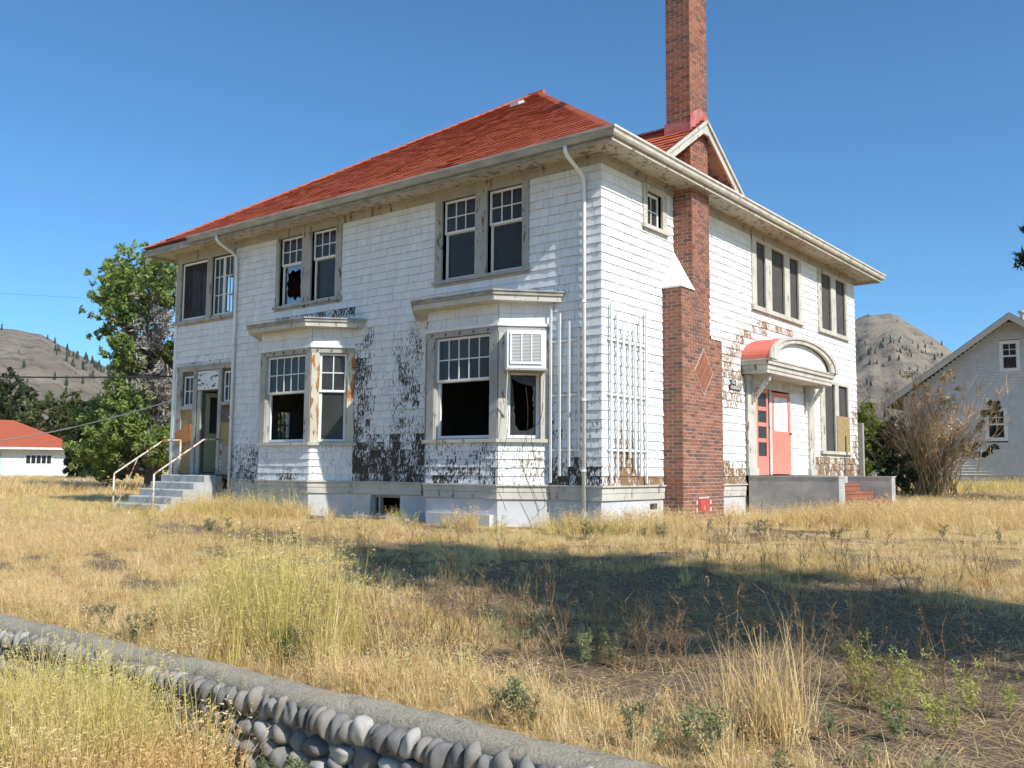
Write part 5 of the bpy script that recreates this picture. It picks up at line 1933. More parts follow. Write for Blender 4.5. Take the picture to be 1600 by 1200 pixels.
gw = mb.build('window', M['sash'], ga)
for i in range(5):
    mb = MB()
    GF.box(mb, 1.62 + i * .36, 1.62 + i * .36 + .29, 1.22, 1.85, 0.051, 0.06)
    mb.build('pane', M['dark_void'], gw)
mb = MB()
GF.box(mb, 5.05, 6.2, -0.1, 2.1, 0.0, 0.05)
mb.build('door', M['teal'], ga)

# ------------------------------------------------------------------ trees
def leaf_points(clumps, per, rg):
    P = []
    for (c_, r_, n) in clumps:
        n = int(n * per)
        d = rg.normal(size=(n, 3))
        d /= np.linalg.norm(d, axis=1)[:, None]
        sub_ = rg.normal(0, r_ * .70, size=(max(6, n // 24), 3)) * np.array([1, 1, .8])
        own = sub_[rg.integers(0, len(sub_), n)]
        P.append(np.array(c_) + own + d * r_ * .30 * rg.random((n, 1)) ** .5)
    return np.concatenate(P)

def leaf_mesh(name, pts, size, mat, parent, rg, asp=1.6):
    n = len(pts)
    a = rg.normal(size=(n, 3)); a /= np.linalg.norm(a, axis=1)[:, None]
    b_ = rg.normal(size=(n, 3)); b_ -= a * (a * b_).sum(1)[:, None]; b_ /= np.linalg.norm(b_, axis=1)[:, None]
    s = size * rg.uniform(0.6, 1.3, size=(n, 1))
    v = np.stack([pts - a * s * asp, pts + b_ * s * .6, pts + a * s * asp, pts - b_ * s * .6], 1).reshape(-1, 3)
    f_ = np.arange(n * 4).reshape(-1, 4)
    me_ = bpy.data.meshes.new(name)
    me_.vertices.add(len(v)); me_.vertices.foreach_set('co', v.astype(np.float32).ravel())
    me_.loops.add(n * 4); me_.loops.foreach_set('vertex_index', f_.astype(np.int32).ravel())
    me_.polygons.add(n); me_.polygons.foreach_set('loop_start', np.arange(0, n * 4, 4, dtype=np.int32)); me_.polygons.foreach_set('loop_total', np.full(n, 4, np.int32))
    me_.update(calc_edges=True)
    t = np.repeat(rg.random(n), 4).astype(np.float32)
    at2 = me_.attributes.new('tone', 'FLOAT', 'POINT'); at2.data.foreach_set('value', t)
    me_.materials.append(mat)
    o = bpy.data.objects.new(name, me_)
    COL.objects.link(o)
    if parent:
        adopt(o, parent)
    return o

def limb(a, b_, rg, n=6, wob=0.08):
    a, b_ = Vector(a), Vector(b_)
    ln = (b_ - a).length
    pts = [a]
    for i in range(1, n):
        p = a.lerp(b_, i / n) + Vector((rg.uniform(-1, 1), rg.uniform(-1, 1), rg.uniform(-.4, .6))) * ln * wob
        pts.append(p)
    return pts + [b_]

def tree(label, cat, base, top_h, clumps, per, size, mat, seed, trunk_r, group=None, dead=None, name='tree', bark='bark', dead_mat='leaf_grey'):
    rg = random.Random(seed)
    ng = np.random.default_rng(seed)
    t = thing(name, label, cat, base, group)
    bx = Vector(base)
    mb = MB()
    tip = Vector((base[0] + rg.uniform(-.5, .5), base[1] + rg.uniform(-.5, .5), base[2] + top_h * 0.8))
    spine = limb(bx - Vector((0, 0, .3)), tip, rg, 8, 0.03)
    mb.tube(spine, [trunk_r * (1.25 - 1.1 * i / 8) for i in range(9)], 9)
    for (c_, r_, n) in clumps:
        c_ = Vector(c_)
        k_ = min(7, max(1, int((c_.z - base[2]) / top_h * 8) - 1))
        s = spine[k_]
        lp = limb(s, c_, rg, 5, 0.08)
        r0 = trunk_r * max(.12, 0.5 - 0.045 * k_)
        mb.tube(lp, [r0 * (1 - .8 * i / 5) for i in range(6)], 6, caps=False)
        for q in range(4):
            e = c_ + Vector((rg.gauss(0, 1), rg.gauss(0, 1), rg.gauss(.2, .8))).normalized() * r_ * rg.uniform(.6, 1.0)
            mb.tube(limb(lp[3], e, rg, 4, .1), [r0 * .35, r0 * .28, r0 * .2, r0 * .14, r0 * .05], 4, caps=False)
    mb.build('trunk', M[bark], t, smooth=True)
    leaf_mesh('crown', leaf_points(clumps, per, ng), size, M[mat], t, ng)
    if dead:
        pts = leaf_points(dead, per * .7, ng)
        leaf_mesh('dead_foliage', pts, size * .8, M[dead_mat], t, ng, 2.4)
        mb = MB()
        for (c_, r_, n) in dead:
            for q in range(14):
                c2 = Vector(c_)
                a = c2 + Vector((rg.gauss(0, .5), rg.gauss(0, .5), rg.gauss(0, .5))) * r_
                b_ = a + Vector((rg.gauss(0, 1), rg.gauss(0, 1), rg.gauss(.3, .7))).normalized() * r_ * .9
                mb.tube(limb(a, b_, rg, 4, .1), [.03, .024, .018, .012, .006], 4, caps=False)
        tag(mb.build('dead_branch', M['twig_grey'], t), kind='stuff')
    return t

rt_ = random.Random(40)
def clumps_from(lst, depth, spread):
    r = []
    for px, v, rad, n in lst:
        dd_ = depth + rt_.uniform(-spread, spread)
        r.append((tuple(at_px(px, v, dd_)), rad / 1442.1 * depth, n))
    return r
D1 = 38.0
big = clumps_from([(215, 422, 26, 60), (190, 440, 26, 60), (243, 425, 24, 55), (170, 462, 22, 50), (262, 420, 22, 50), (213, 455, 28, 60), (180, 490, 20, 40), (205, 500, 20, 30), (268, 470, 20, 40),
                   (163, 515, 14, 18), (190, 535, 16, 25), (232, 470, 22, 35), (198, 560, 20, 40), (215, 590, 22, 50), (255, 560, 18, 40), (270, 545, 18, 35), (175, 630, 26, 70), (205, 625, 24, 60), (160, 665, 24, 60), (195, 665, 26, 70), (225, 690, 26, 60),
                   (150, 700, 24, 55), (180, 705, 26, 60), (215, 715, 24, 50), (258, 640, 22, 35), (250, 690, 24, 50), (268, 610, 18, 30), (170, 735, 22, 45), (262, 715, 20, 40), (140, 650, 18, 30)], D1, 2.4)
deadc = clumps_from([(225, 520, 30, 60), (245, 600, 32, 70), (262, 515, 22, 40), (215, 550, 22, 40), (255, 580, 26, 50), (200, 480, 18, 20), (250, 650, 26, 40)], D1, 1.5)
bb = at_px(240, 745, D1)
tree('tall leafy tree with grey dead branches beyond the house corner', 'tree', (bb.x, bb.y, 0.0), 10.0, big, 26, 0.066, 'leaf', 3, 0.32, None, deadc)
def bush_tree(label, px, v, depth, lst, mat, seed, size, per, group, tr=0.18):
    p = at_px(px, v, depth)
    cl = clumps_from(lst, depth, depth * .05)
    zt = max(c_[0][2] for c_ in cl)
    return tree(label, 'tree', (p.x, p.y, 0.0), zt + .5, cl, per, size, mat, seed, tr, group)
grp = 'trees behind the garage'
bush_tree('dark grey tree rising behind the garage roof at the photo edge', 8, 745, 95, [(5, 640, 26, 60), (22, 615, 20, 50), (-20, 620, 26, 60), (10, 660, 28, 60), (30, 650, 16, 40), (-10, 590, 14, 30)], 'leaf_dark', 11, 0.2, 14, grp, .3)
bush_tree('olive green tree between the garage and the tall tree', 88, 745, 85, [(75, 635, 22, 50), (100, 640, 20, 50), (65, 660, 22, 50), (90, 665, 24, 60), (115, 660, 18, 45), (105, 690, 22, 50), (80, 690, 22, 50), (118, 715, 18, 40)], 'leaf_olive', 12, 0.17, 14, grp, .25)
bush_tree('shadowy dark tree tangled in front of the tall tree trunk', 132, 745, 60, [(135, 640, 16, 40), (128, 665, 16, 45), (140, 690, 18, 50), (125, 700, 16, 45), (135, 725, 18, 50), (118, 730, 14, 40)], 'leaf_dark', 13, 0.13, 16, grp, .16)
bush_tree('low grey scrub tree beyond the garage ridge', 48, 745, 120, [(40, 665, 16, 40), (60, 672, 16, 40), (48, 655, 12, 30), (70, 690, 14, 30)], 'leaf_grey', 15, 0.2, 12, grp, .16)
p = at_px(1358, 745, 31)
cl = clumps_from([(1352, 650, 12, 30), (1362, 665, 14, 40), (1350, 680, 14, 40), (1370, 685, 14, 40), (1345, 705, 14, 40), (1365, 710, 16, 45), (1355, 730, 16, 40), (1356, 635, 7, 14), (1378, 700, 12, 30)], 31, .8)
tree('small lime green tree behind the timber post', 'tree', (p.x, p.y, 0.4), 2.9, cl, 22, 0.05, 'leaf_lime', 17, 0.06, None)

# dry bush in front of the neighbour's house: bare tan stems fanning up, dark tangle at the foot
def dry_bush():
    rg = random.Random(51)
    base = at_px(1450, 757, 27)
    base.z = 0.45
    t = thing('dry_bush', 'large dry bush of bare tan stems before the gabled house', 'bush', tuple(base))
    mb = MB()
    for i in range(250):
        a = rg.uniform(0, 2 * math.pi)
        r0 = abs(rg.gauss(0, .35))
        s = base + Vector((math.cos(a) * r0 * 1.4, math.sin(a) * r0, -.05))
        lean = rg.uniform(0.0, 0.62)
        h_ = rg.uniform(1.6, 4.0) * (1 - .4 * lean)
        lat = rg.gauss(0, .62)
        e = s + Vector((rt2.x * lat * h_ * .6 + rg.gauss(0, .2), rt2.y * lat * h_ * .6 + rg.gauss(0, .2), h_))
        pts = limb(s, e, rg, 6, .05)
        mb.tube(pts, [.014, .012, .010, .008, .006, .005, .002], 4, caps=False, tone=rg.random())
        for q in range(9):
            k_ = rg.randrange(2, 6)
            o = pts[k_]
            d = (e - s).normalized() + Vector((rg.gauss(0, .5), rg.gauss(0, .5), rg.gauss(.1, .3)))
            mb.tube([o, o + d * rg.uniform(.15, .5)], [.007, .002], 3, caps=False, tone=rg.random())
    mb.build('stem', M['twig_tan'], t)
    ng = np.random.default_rng(6)
    def cl(lst):
        return [(tuple(at_px(px, v, 27 + rg.uniform(-.6, .9))), rad / 1442.1 * 27, n) for px, v, rad, n in lst]
    leaf_mesh('dark_tangle', leaf_points(cl([(1393, 665, 14, 30), (1396, 690, 20, 50), (1393, 725, 22, 60), (1412, 740, 20, 40), (1410, 700, 18, 30), (1388, 745, 16, 40)]), 9, ng), .05, M['leaf_dark'], t, ng, 2.6)
    leaf_mesh('foliage', leaf_points(cl([(1490, 680, 30, 30), (1465, 640, 30, 40), (1450, 610, 28, 34), (1490, 710, 26, 20), (1480, 590, 22, 20)]), 9, ng), .035, M['twig_tan'], t, ng)
dry_bush()
def ivy(label, lst, seed):
    ng = np.random.default_rng(seed)
    cl = [(tuple(at_px(px, v, 36.6)), rad / 1442.1 * 37, n) for px, v, rad, n in lst]
    c0 = cl[0][0]
    t = thing('ivy_spray', label, 'vine', c0, 'vines by the gabled house')
    leaf_mesh('foliage', leaf_points(cl, 9, ng), .07, M['leaf_dark'], t, ng)
    mb = MB()
    rg = random.Random(seed)
    pts = [Vector(c_[0]) for c_ in cl]
    mb.tube(pts, .012, 4)
    mb.build('stem', M['twig_grey'], t)
ivy('dark vine spray curling over the lower gable window', [(1528, 665, 7, 14), (1540, 648, 7, 16), (1548, 634, 6, 14), (1556, 640, 5, 10)], 3)
ivy('dark vine spray sticking out low before the gabled house', [(1510, 703, 7, 10), (1525, 704, 9, 18), (1540, 708, 8, 18), (1550, 702, 6, 10)], 4)

# thicket behind the house, seen only through the empty windows
tk = [((-21 + rt_.uniform(-2.5, 2.5), 9.5 + rt_.uniform(-2, 3), rt_.uniform(.8, 3.6)), .9, 40) for i in range(14)]
tree('thicket behind the house glimpsed through the empty bay window', 'shrub', (-21, 10, 0.0), 3.6, tk, 14, .09, 'leaf_olive', 29, .08, None, None, 'shrub')

# conifer beyond the frame whose branch tips show against the sky
def conifer():
    rg = random.Random(8)
    tip = at_px(1588, 403, 24)
    base = Vector((tip.x + 3.2, tip.y + .6, 0.4))
    t = thing('pine_tree', 'dark pine whose branch tips poke in above the gabled house', 'tree', tuple(base))
    mb = MB()
    H = 14.0
    mb.tube([base - Vector((0, 0, .4)), base + Vector((0, 0, H))], [.28, .03], 8)
    pts = []
    for i in range(90):
        z = rg.uniform(1.5, H - .3)
        a = rg.uniform(0, 2 * math.pi)
        ln = (H - z) / H * 3.3 + .4
        d = Vector((math.cos(a), math.sin(a), -.12))
        s = base + Vector((0, 0, z))
        e = s + d * ln
        dd_ = e - CAM
        dep = dd_.dot(fw)
        if (dd_.dot(rt2) / dep) * 1442.1 + 800 < 1600:
            continue
        mb.tube([s, e], [.04, .01], 4, caps=False)
        for q in range(130):
            k_ = rg.uniform(.2, 1)
            pts.append(tuple(s.lerp(e, k_) + Vector((rg.gauss(0, .14), rg.gauss(0, .14), rg.gauss(-.05, .09)))))
    for (px, v) in ((1586, 401), (1590, 407), (1584, 414), (1597, 360)):
        e = at_px(px, v, 24)
        s = Vector((base.x, base.y, e.z + .5))
        mb.tube([s, s.lerp(e, .5) + Vector((0, 0, .1)), e], [.04, .025, .008], 4, caps=False)
        for q in range(420):
            k_ = rg.uniform(.1, 1.0)
            pts.append(tuple(s.lerp(e, k_) + Vector((rg.gauss(0, .05), rg.gauss(0, .05), rg.gauss(0, .05)))))
    mb.build('trunk', M['bark'], t)
    ng = np.random.default_rng(8)
    leaf_mesh('crown', np.array(pts), .04, M['needle'], t, ng, 3.0)
conifer()

# street tree outside the frame that shades the lawn
rg = random.Random(90)
cl = []
bt_ = Vector((17.2, -6.4, -0.3))
for i in range(60):
    z = 7.6 + 7.8 * (i + .5) / 60
    r_ = float(np.interp(z, [7.6, 8.8, 10.5, 11.5, 13, 14.6, 15.5], [.6, 1.1, 1.75, 1.95, 1.6, .9, .3]))
    yc_ = float(np.interp(z, [7.6, 8.8, 11, 13, 15.5], [-6.1, -6.2, -7.0, -6.8, -6.5]))
    a = rg.uniform(0, 6.28)
    q = r_ * math.sqrt(rg.random()) * .85
    cl.append(((bt_.x + math.cos(a) * q, yc_ + math.sin(a) * q, z), rg.uniform(.35, .6), 23))
tree('tall street tree beyond the picture that shades the lawn', 'tree', tuple(bt_), 15.0, cl, 9, 0.15, 'leaf', 23, 0.3, None)

# ------------------------------------------------------------------ grass and weeds
SRC = {}
def blade(mb, base, h_, lean, az, w_, tn, seg=3, droop=0.5):
    """a tapering curved blade"""
    pts = []
    for i in range(seg + 1):
        t = i / seg
        r_ = lean * h_ * (t ** 1.6)
        pts.append(Vector((base[0] + math.cos(az) * r_, base[1] + math.sin(az) * r_, base[2] + h_ * t * (1 - droop * lean * t * .5))))
    sd_ = Vector((-math.sin(az), math.cos(az), 0))
    vs_ = []
    for i, p in enumerate(pts):
        ww = w_ * (1 - .85 * (i / seg) ** 1.5) / 2
        vs_ += [p - sd_ * ww, p + sd_ * ww]
    mb.add(vs_, [(2 * i, 2 * i + 1, 2 * i + 3, 2 * i + 2) for i in range(seg)], tone=tn)
    return pts[-1]

def tuft(name, mat, n, hmin, hmax, spread, width, seed, lean=(.15, .9), seed_heads=0.0):
    rg = random.Random(seed)
    mb = MB()
    for i in range(n):
        a = rg.uniform(0, 6.28)
        r_ = spread * math.sqrt(rg.random())
        h_ = rg.uniform(hmin, hmax)
        tip = blade(mb, (math.cos(a) * r_, math.sin(a) * r_, -.02), h_, rg.uniform(*lean), a + rg.gauss(0, .8), width * rg.uniform(.7, 1.3), rg.random())
        if rg.random() < seed_heads:
            for q in range(5):
                o = tip + Vector((rg.gauss(0, .01), rg.gauss(0, .01), rg.uniform(-.06, .02)))
                d = Vector((rg.gauss(0, 1), rg.gauss(0, 1), rg.gauss(.4, .6))).normalized() * rg.uniform(.012, .03)
                s2 = Vector((-d.y, d.x, .2)).normalized() * .004
                mb.add([o - s2, o + s2, o + d], [(0, 1, 2)], tone=rg.random())
    me_o = mb.build(name, mat)
    COL.objects.unlink(me_o)
    return me_o

def stalk_weed(name, mat, leaf, h_, n, seed, leafy, leaf_size=.03):
    rg = random.Random(seed)
    mb = MB()
    for i in range(n):
        a = rg.uniform(0, 6.28)
        e = Vector((math.cos(a) * h_ * rg.uniform(.05, .45), math.sin(a) * h_ * rg.uniform(.05, .45), h_ * rg.uniform(.7, 1)))
        pts = limb((0, 0, -.02), e, rg, 5, .05)
        mb.tube(pts, [.0032, .0028, .0024, .002, .0016, .0008], 3, caps=False, tone=rg.random())
        for q in range(7):
            k_ = rg.randrange(2, 6)
            o = Vector(pts[min(k_, 5)])
            d = Vector((rg.gauss(0, .5), rg.gauss(0, .5), rg.uniform(.2, .9))).normalized() * h_ * rg.uniform(.08, .25)
            mb.tube([o, o + d], [.002, .0008], 3, caps=False, tone=rg.random())
            for z in range(leafy):
                p = o + d * rg.random() + Vector((rg.gauss(0, .008), rg.gauss(0, .008), rg.gauss(0, .008)))
                l_ = Vector((rg.gauss(0, 1), rg.gauss(0, 1), rg.gauss(.3, .6))).normalized() * leaf_size * rg.uniform(.5, 1.3)
                s2 = Vector((-l_.y, l_.x, rg.gauss(0, .01))) * .22
                mb.add([p, p + l_ * .5 + s2, p + l_, p + l_ * .5 - s2], [(0, 1, 2, 3)], tone=rg.random())
    o = mb.build(name, mat)
    COL.objects.unlink(o)
    return o

def source_set(name, obs):
    c_ = bpy.data.collections.new(name)
    for o in obs:
        c_.objects.link(o)
    return c_
short = source_set('short_dry_tufts', [tuft('short_tuft', M['straw'], 26, .05, .15, .07, .0042, s, (.2, 1.3)) for s in range(5)])
meadow = source_set('dry_tufts', [tuft('dry_tuft', M['straw'], 24, .12, .34, .06, .0045, s + 20, (.15, .9), .35) for s in range(5)])
tallg = source_set('tall_green_tufts', [tuft('green_tuft', M['fresh'], 20, .3, .72, .07, .005, s + 40, (.08, .55), .4) for s in range(4)])
midg = source_set('half_green_tufts', [tuft('half_green_tuft', M['fresh'], 22, .12, .34, .06, .0048, s + 50, (.15, .8), .3) for s in range(4)])
farg = source_set('far_tufts', [tuft('far_tuft', M['straw'], 16, .10, .28, .14, .010, s + 60, (.2, 1.0)) for s in range(4)])
stalks = source_set('straw_stalks', [tuft('straw_stalk', M['straw'], 9, .45, .85, .05, .0075, s + 70, (.1, .65)) for s in range(3)])
browns = source_set('seed_stalks', [stalk_weed('seed_stalk', M['weed_brown'], None, .55, 4, s + 80, 4, .014) for s in range(4)])
greens = source_set('green_weeds', [stalk_weed('green_weed', M['weed_green'], None, .30, 6, s + 90, 9, .035) for s in range(4)])
yellows = source_set('yellow_weeds', [stalk_weed('yellow_weed', M['weed_yellow'], None, .45, 6, s + 100, 10, .03) for s in range(3)])
litter = source_set('straw_litter', [tuft('straw_litter', M['straw'], 12, .03, .16, .12, .004, s + 110, (2.0, 5.0)) for s in range(3)])

def scatter(name, coll, n_src, pts, smin, smax, label, seed, tilt=.15):
    rg = np.random.default_rng(seed)
    n = len(pts)
    me_ = bpy.data.meshes.new(name)
    me_.vertices.add(n)
    me_.vertices.foreach_set('co', np.asarray(pts, np.float32).ravel())
    a1 = me_.attributes.new('turn', 'FLOAT_VECTOR', 'POINT')
    rot = np.stack([rg.normal(0, tilt, n), rg.normal(0, tilt, n), rg.uniform(0, 6.28, n)], 1).astype(np.float32)
    a1.data.foreach_set('vector', rot.ravel())
    a2 = me_.attributes.new('size', 'FLOAT', 'POINT')
    a2.data.foreach_set('value', rg.uniform(smin, smax, n).astype(np.float32))
    a3 = me_.attributes.new('pick', 'INT', 'POINT')
    a3.data.foreach_set('value', rg.integers(0, n_src, n).astype(np.int32))
    o = bpy.data.objects.new(name, me_)
    COL.objects.link(o)
    ng = bpy.data.node_groups.new(name, 'GeometryNodeTree')
    ng.interface.new_socket('Geometry', in_out='INPUT', socket_type='NodeSocketGeometry')
    ng.interface.new_socket('Geometry', in_out='OUTPUT', socket_type='NodeSocketGeometry')
    gi = ng.nodes.new('NodeGroupInput')
    go = ng.nodes.new('NodeGroupOutput')
    ip = ng.nodes.new('GeometryNodeInstanceOnPoints')
    ci = ng.nodes.new('GeometryNodeCollectionInfo')
    ci.inputs['Collection'].default_value = coll
    ci.inputs['Separate Children'].default_value = True
    ci.inputs['Reset Children'].default_value = True
    def named(nm, ty):
        q = ng.nodes.new('GeometryNodeInputNamedAttribute')
        q.data_type = ty
        q.inputs['Name'].default_value = nm
        return [s for s in q.outputs if s.enabled and s.name == 'Attribute'][0]
    ng.links.new(gi.outputs[0], ip.inputs['Points'])
    ng.links.new(ci.outputs[0], ip.inputs['Instance'])
    ip.inputs['Pick Instance'].default_value = True
    ng.links.new(named('pick', 'INT'), ip.inputs['Instance Index'])
    ng.links.new(named('turn', 'FLOAT_VECTOR'), ip.inputs['Rotation'])
    ng.links.new(named('size', 'FLOAT'), ip.inputs['Scale'])
    ng.links.new(ip.outputs[0], go.inputs[0])
    md = o.modifiers.new('scatter', 'NODES')
    md.node_group = ng
    return tag(o, label, 'grass', kind='stuff')

gr = np.random.default_rng(5)
def inside_house(x, y):
    a = (x > -L - .05) & (x < .12) & (y > -.05) & (y < W)
    b1 = (y > -.72) & (y < .1) & (((x > -8.9) & (x < -6.4)) | ((x > -3.9) & (x < -1.3)))
    c_ = (x > 0) & (x < .5) & (y > 2.0) & (y < 3.9)
    d_ = (x > 0) & (x < 2.1) & (y > 5.6) & (y < 9.7)
    e = (x > -12.5) & (x < -10.5) & (y > -1.8) & (y < 0)
    f_ = (x > -6.0) & (x < -4.0) & (y > -1.5) & (y < 0)
    return a | b1 | c_ | d_ | e | f_
def in_view(x, y, mpx=90):
    dx, dy = x - CAM.x, y - CAM.y
    dep = dx * fw.x + dy * fw.y
    lat = dx * rt2.x + dy * rt2.y
    px = lat / np.maximum(dep, .01) * 1442.1
    return (dep > 1.0) & (np.abs(px) < 800 + mpx + 500 / np.maximum(dep, 1))
def field(x0, x1, y0, y1, n, dens):
    x = gr.uniform(x0, x1, n)
    y = gr.uniform(y0, y1, n)
    k_ = in_view(x, y) & ~inside_house(x, y) & (gr.random(n) < dens(x, y))
    x, y = x[k_], y[k_]
    return np.stack([x, y, ground_z(x, y)], 1)
def patch_noise(x, y, s=1.0):
    return 0.5 + 0.25 * np.sin(x * 1.7 * s + 0.7 * np.sin(y * 1.3 * s)) + 0.25 * np.sin(y * 2.1 * s + 1.1 * np.sin(x * 0.9 * s + 2))
cov = cover_at
wallband = lambda y: np.exp(-((y + 8.75) / .5) ** 2)
p1 = field(-9, 9, -9.05, -2.2, 46000, lambda x, y: cov(x, y) ** 1.6 * (0.55 + .6 * patch_noise(x, y)) * (1 - .5 * wallband(y)))
p2 = field(-9, 9, -9.02, 2.0, 22000, lambda x, y: cov(x, y) ** 2.5 * (.04 + .22 * (patch_noise(x, y, .8) > .6) + 1.0 * wallband(y) * np.clip((6.6 - x) / 1.2, .15, 1)))
p3 = field(-30, 14, -8, 26, 60000, lambda x, y: np.where((y < -2.2) & (x > -9) & (x < 9), 0, 1.0) * cov(x, y) ** 2.0 * (.25 + .75 * patch_noise(x, y, .7)))
p4 = field(-75, -25, -8, 30, 22000, lambda x, y: .9 * np.ones_like(x))
p5 = field(-4, 14, 9, 40, 9000, lambda x, y: .8 * np.ones_like(x))
scatter('short_dry_grass', short, 5, p1, .5, 1.1, 'short straw-coloured dry grass covering the lawn', 1)
scatter('dry_meadow_grass', meadow, 5, p2, .55, 1.05, 'knee-high golden dry grass along the wall and lawn', 2)
scatter('lawn_grass', farg, 4, np.concatenate([p3, p5]), .3, .7, 'dry golden grass round the house', 3)
scatter('far_dry_grass', farg, 4, p4, 1.0, 2.0, 'pale dry grass far across the lawn', 4)
def clump(cx, cy, rx, ry, n):
    x = gr.normal(cx, rx, n)
    y = gr.normal(cy, ry, n)
    k_ = (y > -8.98) | (y < -9.42)
    k_ &= ~inside_house(x, y)
    x, y = x[k_], y[k_]
    return np.stack([x, y, ground_z(x, y)], 1)
scatter('tall_green_grass', tallg, 4, np.concatenate([clump(2.05, -8.2, .42, .28, 120), clump(2.7, -8.6, .35, .16, 36), clump(1.5, -8.5, .3, .2, 12), clump(-7.6, -1.0, .5, .15, 14), clump(-8.6, -1.1, .8, .25, 30)]), .65, 1.25, 'tall yellow-green grass clump growing behind the stone wall', 5)
lowx = gr.uniform(-1.2, 3.7, 900)
lowy = gr.uniform(-10.6, -9.40, 900)
low = np.stack([lowx, lowy, ground_z(lowx, lowy)], 1)
scatter('wall_foot_grass', tallg, 4, low[(lowx < 3.2) & (gr.random(900) < .45) & ((lowx > 1.1) | (lowy < -10.2))], .8, 1.3, 'tall grass growing at the foot of the stone wall', 6)
scatter('wall_foot_dry_grass', meadow, 5, low[((lowx > 1.3) | (lowy < -10.1)) & (lowx < 3.4) & (gr.random(900) < .7)], .9, 1.6, 'dry grass in front of the stone wall', 7)
scatter('half_green_grass', midg, 4, np.concatenate([field(-9, 9, -9, 0, 2600, lambda x, y: .25 * (patch_noise(x + 3, y, .6) > .62) * cov(x, y)), clump(-5.0, -1.0, 2.5, .25, 60), clump(0.3, -.5, .6, .25, 60), clump(3.5, 4.6, 1.2, .6, 120), clump(-9.5, -1.5, 1.5, .5, 120), clump(-14, -3, 2.5, 1.0, 80)]), .7, 1.2, 'half-green grass mixed through the lawn', 8)
scatter('golden_bank_grass', meadow, 5, np.concatenate([clump(3.0, 4.4, 1.1, .7, 420), clump(4.5, 6.5, 1.4, 1.6, 420), clump(.9, -.3, .9, .25, 160), clump(.9, 1.0, .4, .6, 90), clump(-7.7, -1.15, 1.0, .2, 160), clump(-2.0, -1.2, .2, .1, 24), clump(-9.8, -1.0, .9, .4, 140), clump(2.0, -8.2, .5, .3, 110)]), .8, 1.5, 'dense golden grass banked against the house and porch', 9)
scatter('tall_seeding_grass', tallg, 4, np.concatenate([clump(1.75, -8.1, .25, .2, 22), clump(2.2, -8.0, .35, .2, 14)]), 1.15, 1.6, 'tallest ragged grass stems rising from the green clump', 17, .12)
scatter('straw_stalk_clump', stalks, 3, np.concatenate([clump(6.42, -8.28, .13, .09, 34), clump(6.15, -8.1, .1, .1, 8)]), .55, .85, 'thick clump of upright straw stalks near the wall end', 10, .22)
scatter('brown_seed_stalks', browns, 4, np.concatenate([clump(5.1, -7.3, .25, .2, 9), clump(4.3, -6.8, .6, .4, 14), clump(3.4, -7.6, .6, .3, 24), clump(5.9, -6.2, .5, .5, 16), clump(6.6, -7.2, .4, .3, 16), clump(3.0, -5.0, 2.5, .7, 36), clump(6.0, -3.0, 1.5, .6, 26), clump(2.9, -8.2, .5, .3, 18), clump(-2.5, -4.4, 1.5, .5, 16)]), .6, 1.1, 'brown branching seed stalks dotted over the lawn', 11)
scatter('green_weeds', greens, 4, np.concatenate([clump(5.05, -8.85, .06, .03, 3), clump(4.35, -7.2, .3, .2, 5), clump(2.75, -8.6, .12, .1, 4), clump(6.9, -8.2, .35, .25, 5), clump(4.0, -9.5, .08, .04, 6), clump(4.5, -9.48, .05, .03, 3), clump(6.2, -8.8, .5, .1, 7), clump(.6, -1.0, .15, .1, 5), clump(1.6, -1.0, .15, .1, 6), clump(2.0, .8, 1.0, .3, 8), clump(5.2, 1.5, 1.4, .4, 8), clump(-5.5, -3.6, 1.0, .4, 6), clump(.9, -8.7, .2, .12, 3)]), .4, .85, 'small green weeds scattered through the dry lawn', 12)
scatter('yellow_green_weeds', yellows, 3, np.concatenate([clump(6.95, -7.6, .25, .2, 7), clump(6.5, -7.3, .12, .12, 3)]), .5, .8, 'yellow-green bushy weeds on the bare soil', 13)
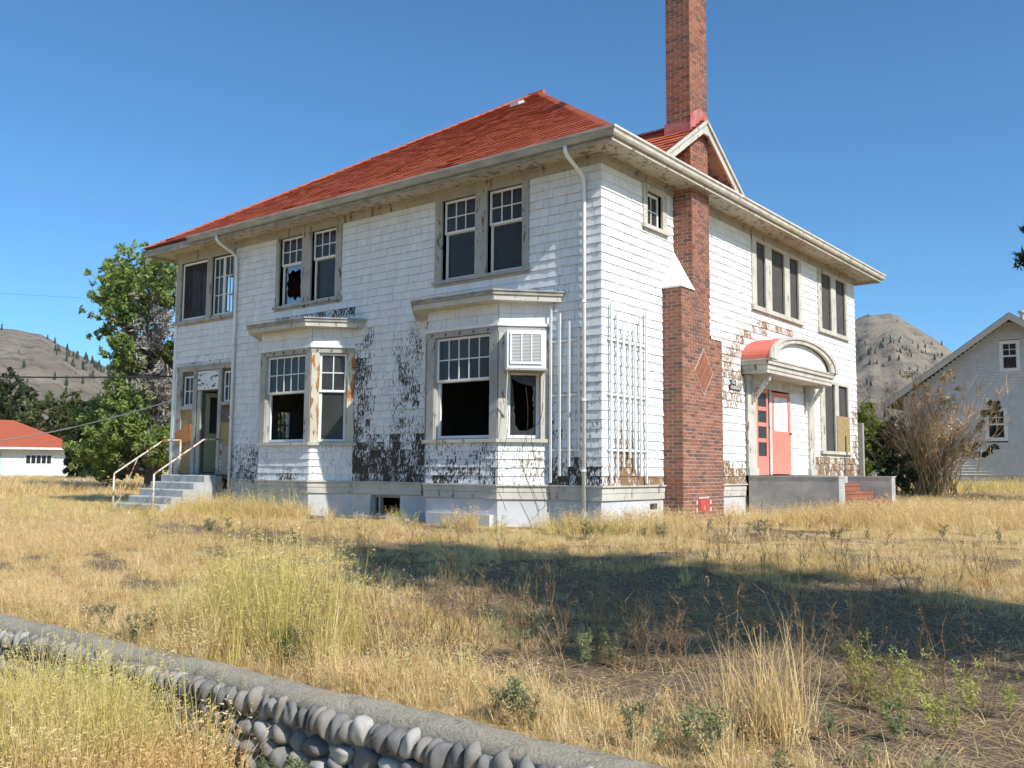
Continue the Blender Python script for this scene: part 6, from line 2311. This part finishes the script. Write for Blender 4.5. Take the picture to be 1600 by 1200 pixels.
scatter('straw_litter', litter, 3, field(-6, 9, -9, 1, 12000, lambda x, y: .75 * (1 - .6 * cov(x, y))), .6, 1.3, 'broken straw litter lying on bare soil', 14, .08)
caplit = np.stack([gr.uniform(-1, 7, 60), -9.03 - np.abs(gr.normal(0, .05, 60)), np.full(60, -.397)], 1)
scatter('cap_litter', litter, 3, caplit, .4, .8, 'bits of straw blown onto the concrete cap', 16, .03)
scatter('scrub_grass', midg, 4, np.concatenate([clump(1.5, 20, 3.0, 1.0, 160), clump(5, 22, 3, 1.5, 160)]), 1.0, 1.8, 'grey-green scrub before the gabled house', 15)
# pale scrap lying far out on the lawn
mb = MB()
rgx = random.Random(2)
c0 = at_px(120, 761, 52)
for i in range(7):
    a, b_ = rgx.uniform(-1.0, 1.0), rgx.uniform(-.3, .3)
    s = rgx.uniform(.15, .35)
    p = Vector((c0.x, c0.y, 0.03)) + Vector((rt2.x, rt2.y, 0)) * a + Vector((fw.x, fw.y, 0)) * b_
    mb.hexa([(p.x - s, p.y - s * .6, p.z), (p.x + s, p.y - s * .4, p.z), (p.x + s * .8, p.y + s * .6, p.z), (p.x - s * .7, p.y + s * .5, p.z), (p.x - s * .8, p.y - s * .4, p.z + .22), (p.x + s * .7, p.y - s * .3, p.z + .28), (p.x + s * .6, p.y + s * .4, p.z + .24), (p.x - s * .5, p.y + s * .4, p.z + .18)])
tag(mb.build('broken_concrete', M['stucco'], None, origin=(c0.x, c0.y, 0.0)), 'pale broken concrete lying on the lawn beyond the steps', 'rubble', kind='stuff')

# ------------------------------------------------------------------ air
mb = MB()
mb.box(-3000, 3000, -3000, 3000, -6, 430)
hz = mb.build('haze', [])
hm = bpy.data.materials.new('thin dry haze')
hm.use_nodes = True
hm.node_tree.nodes.clear()
ho = hm.node_tree.nodes.new('ShaderNodeOutputMaterial')
pv = hm.node_tree.nodes.new('ShaderNodeVolumePrincipled')
pv.inputs['Color'].default_value = (0.88, 0.91, 0.95, 1)
pv.inputs['Density'].default_value = 0.00005
hm.node_tree.links.new(pv.outputs[0], ho.inputs['Volume'])
hz.data.materials.append(hm)
tag(hz, kind='stuff')
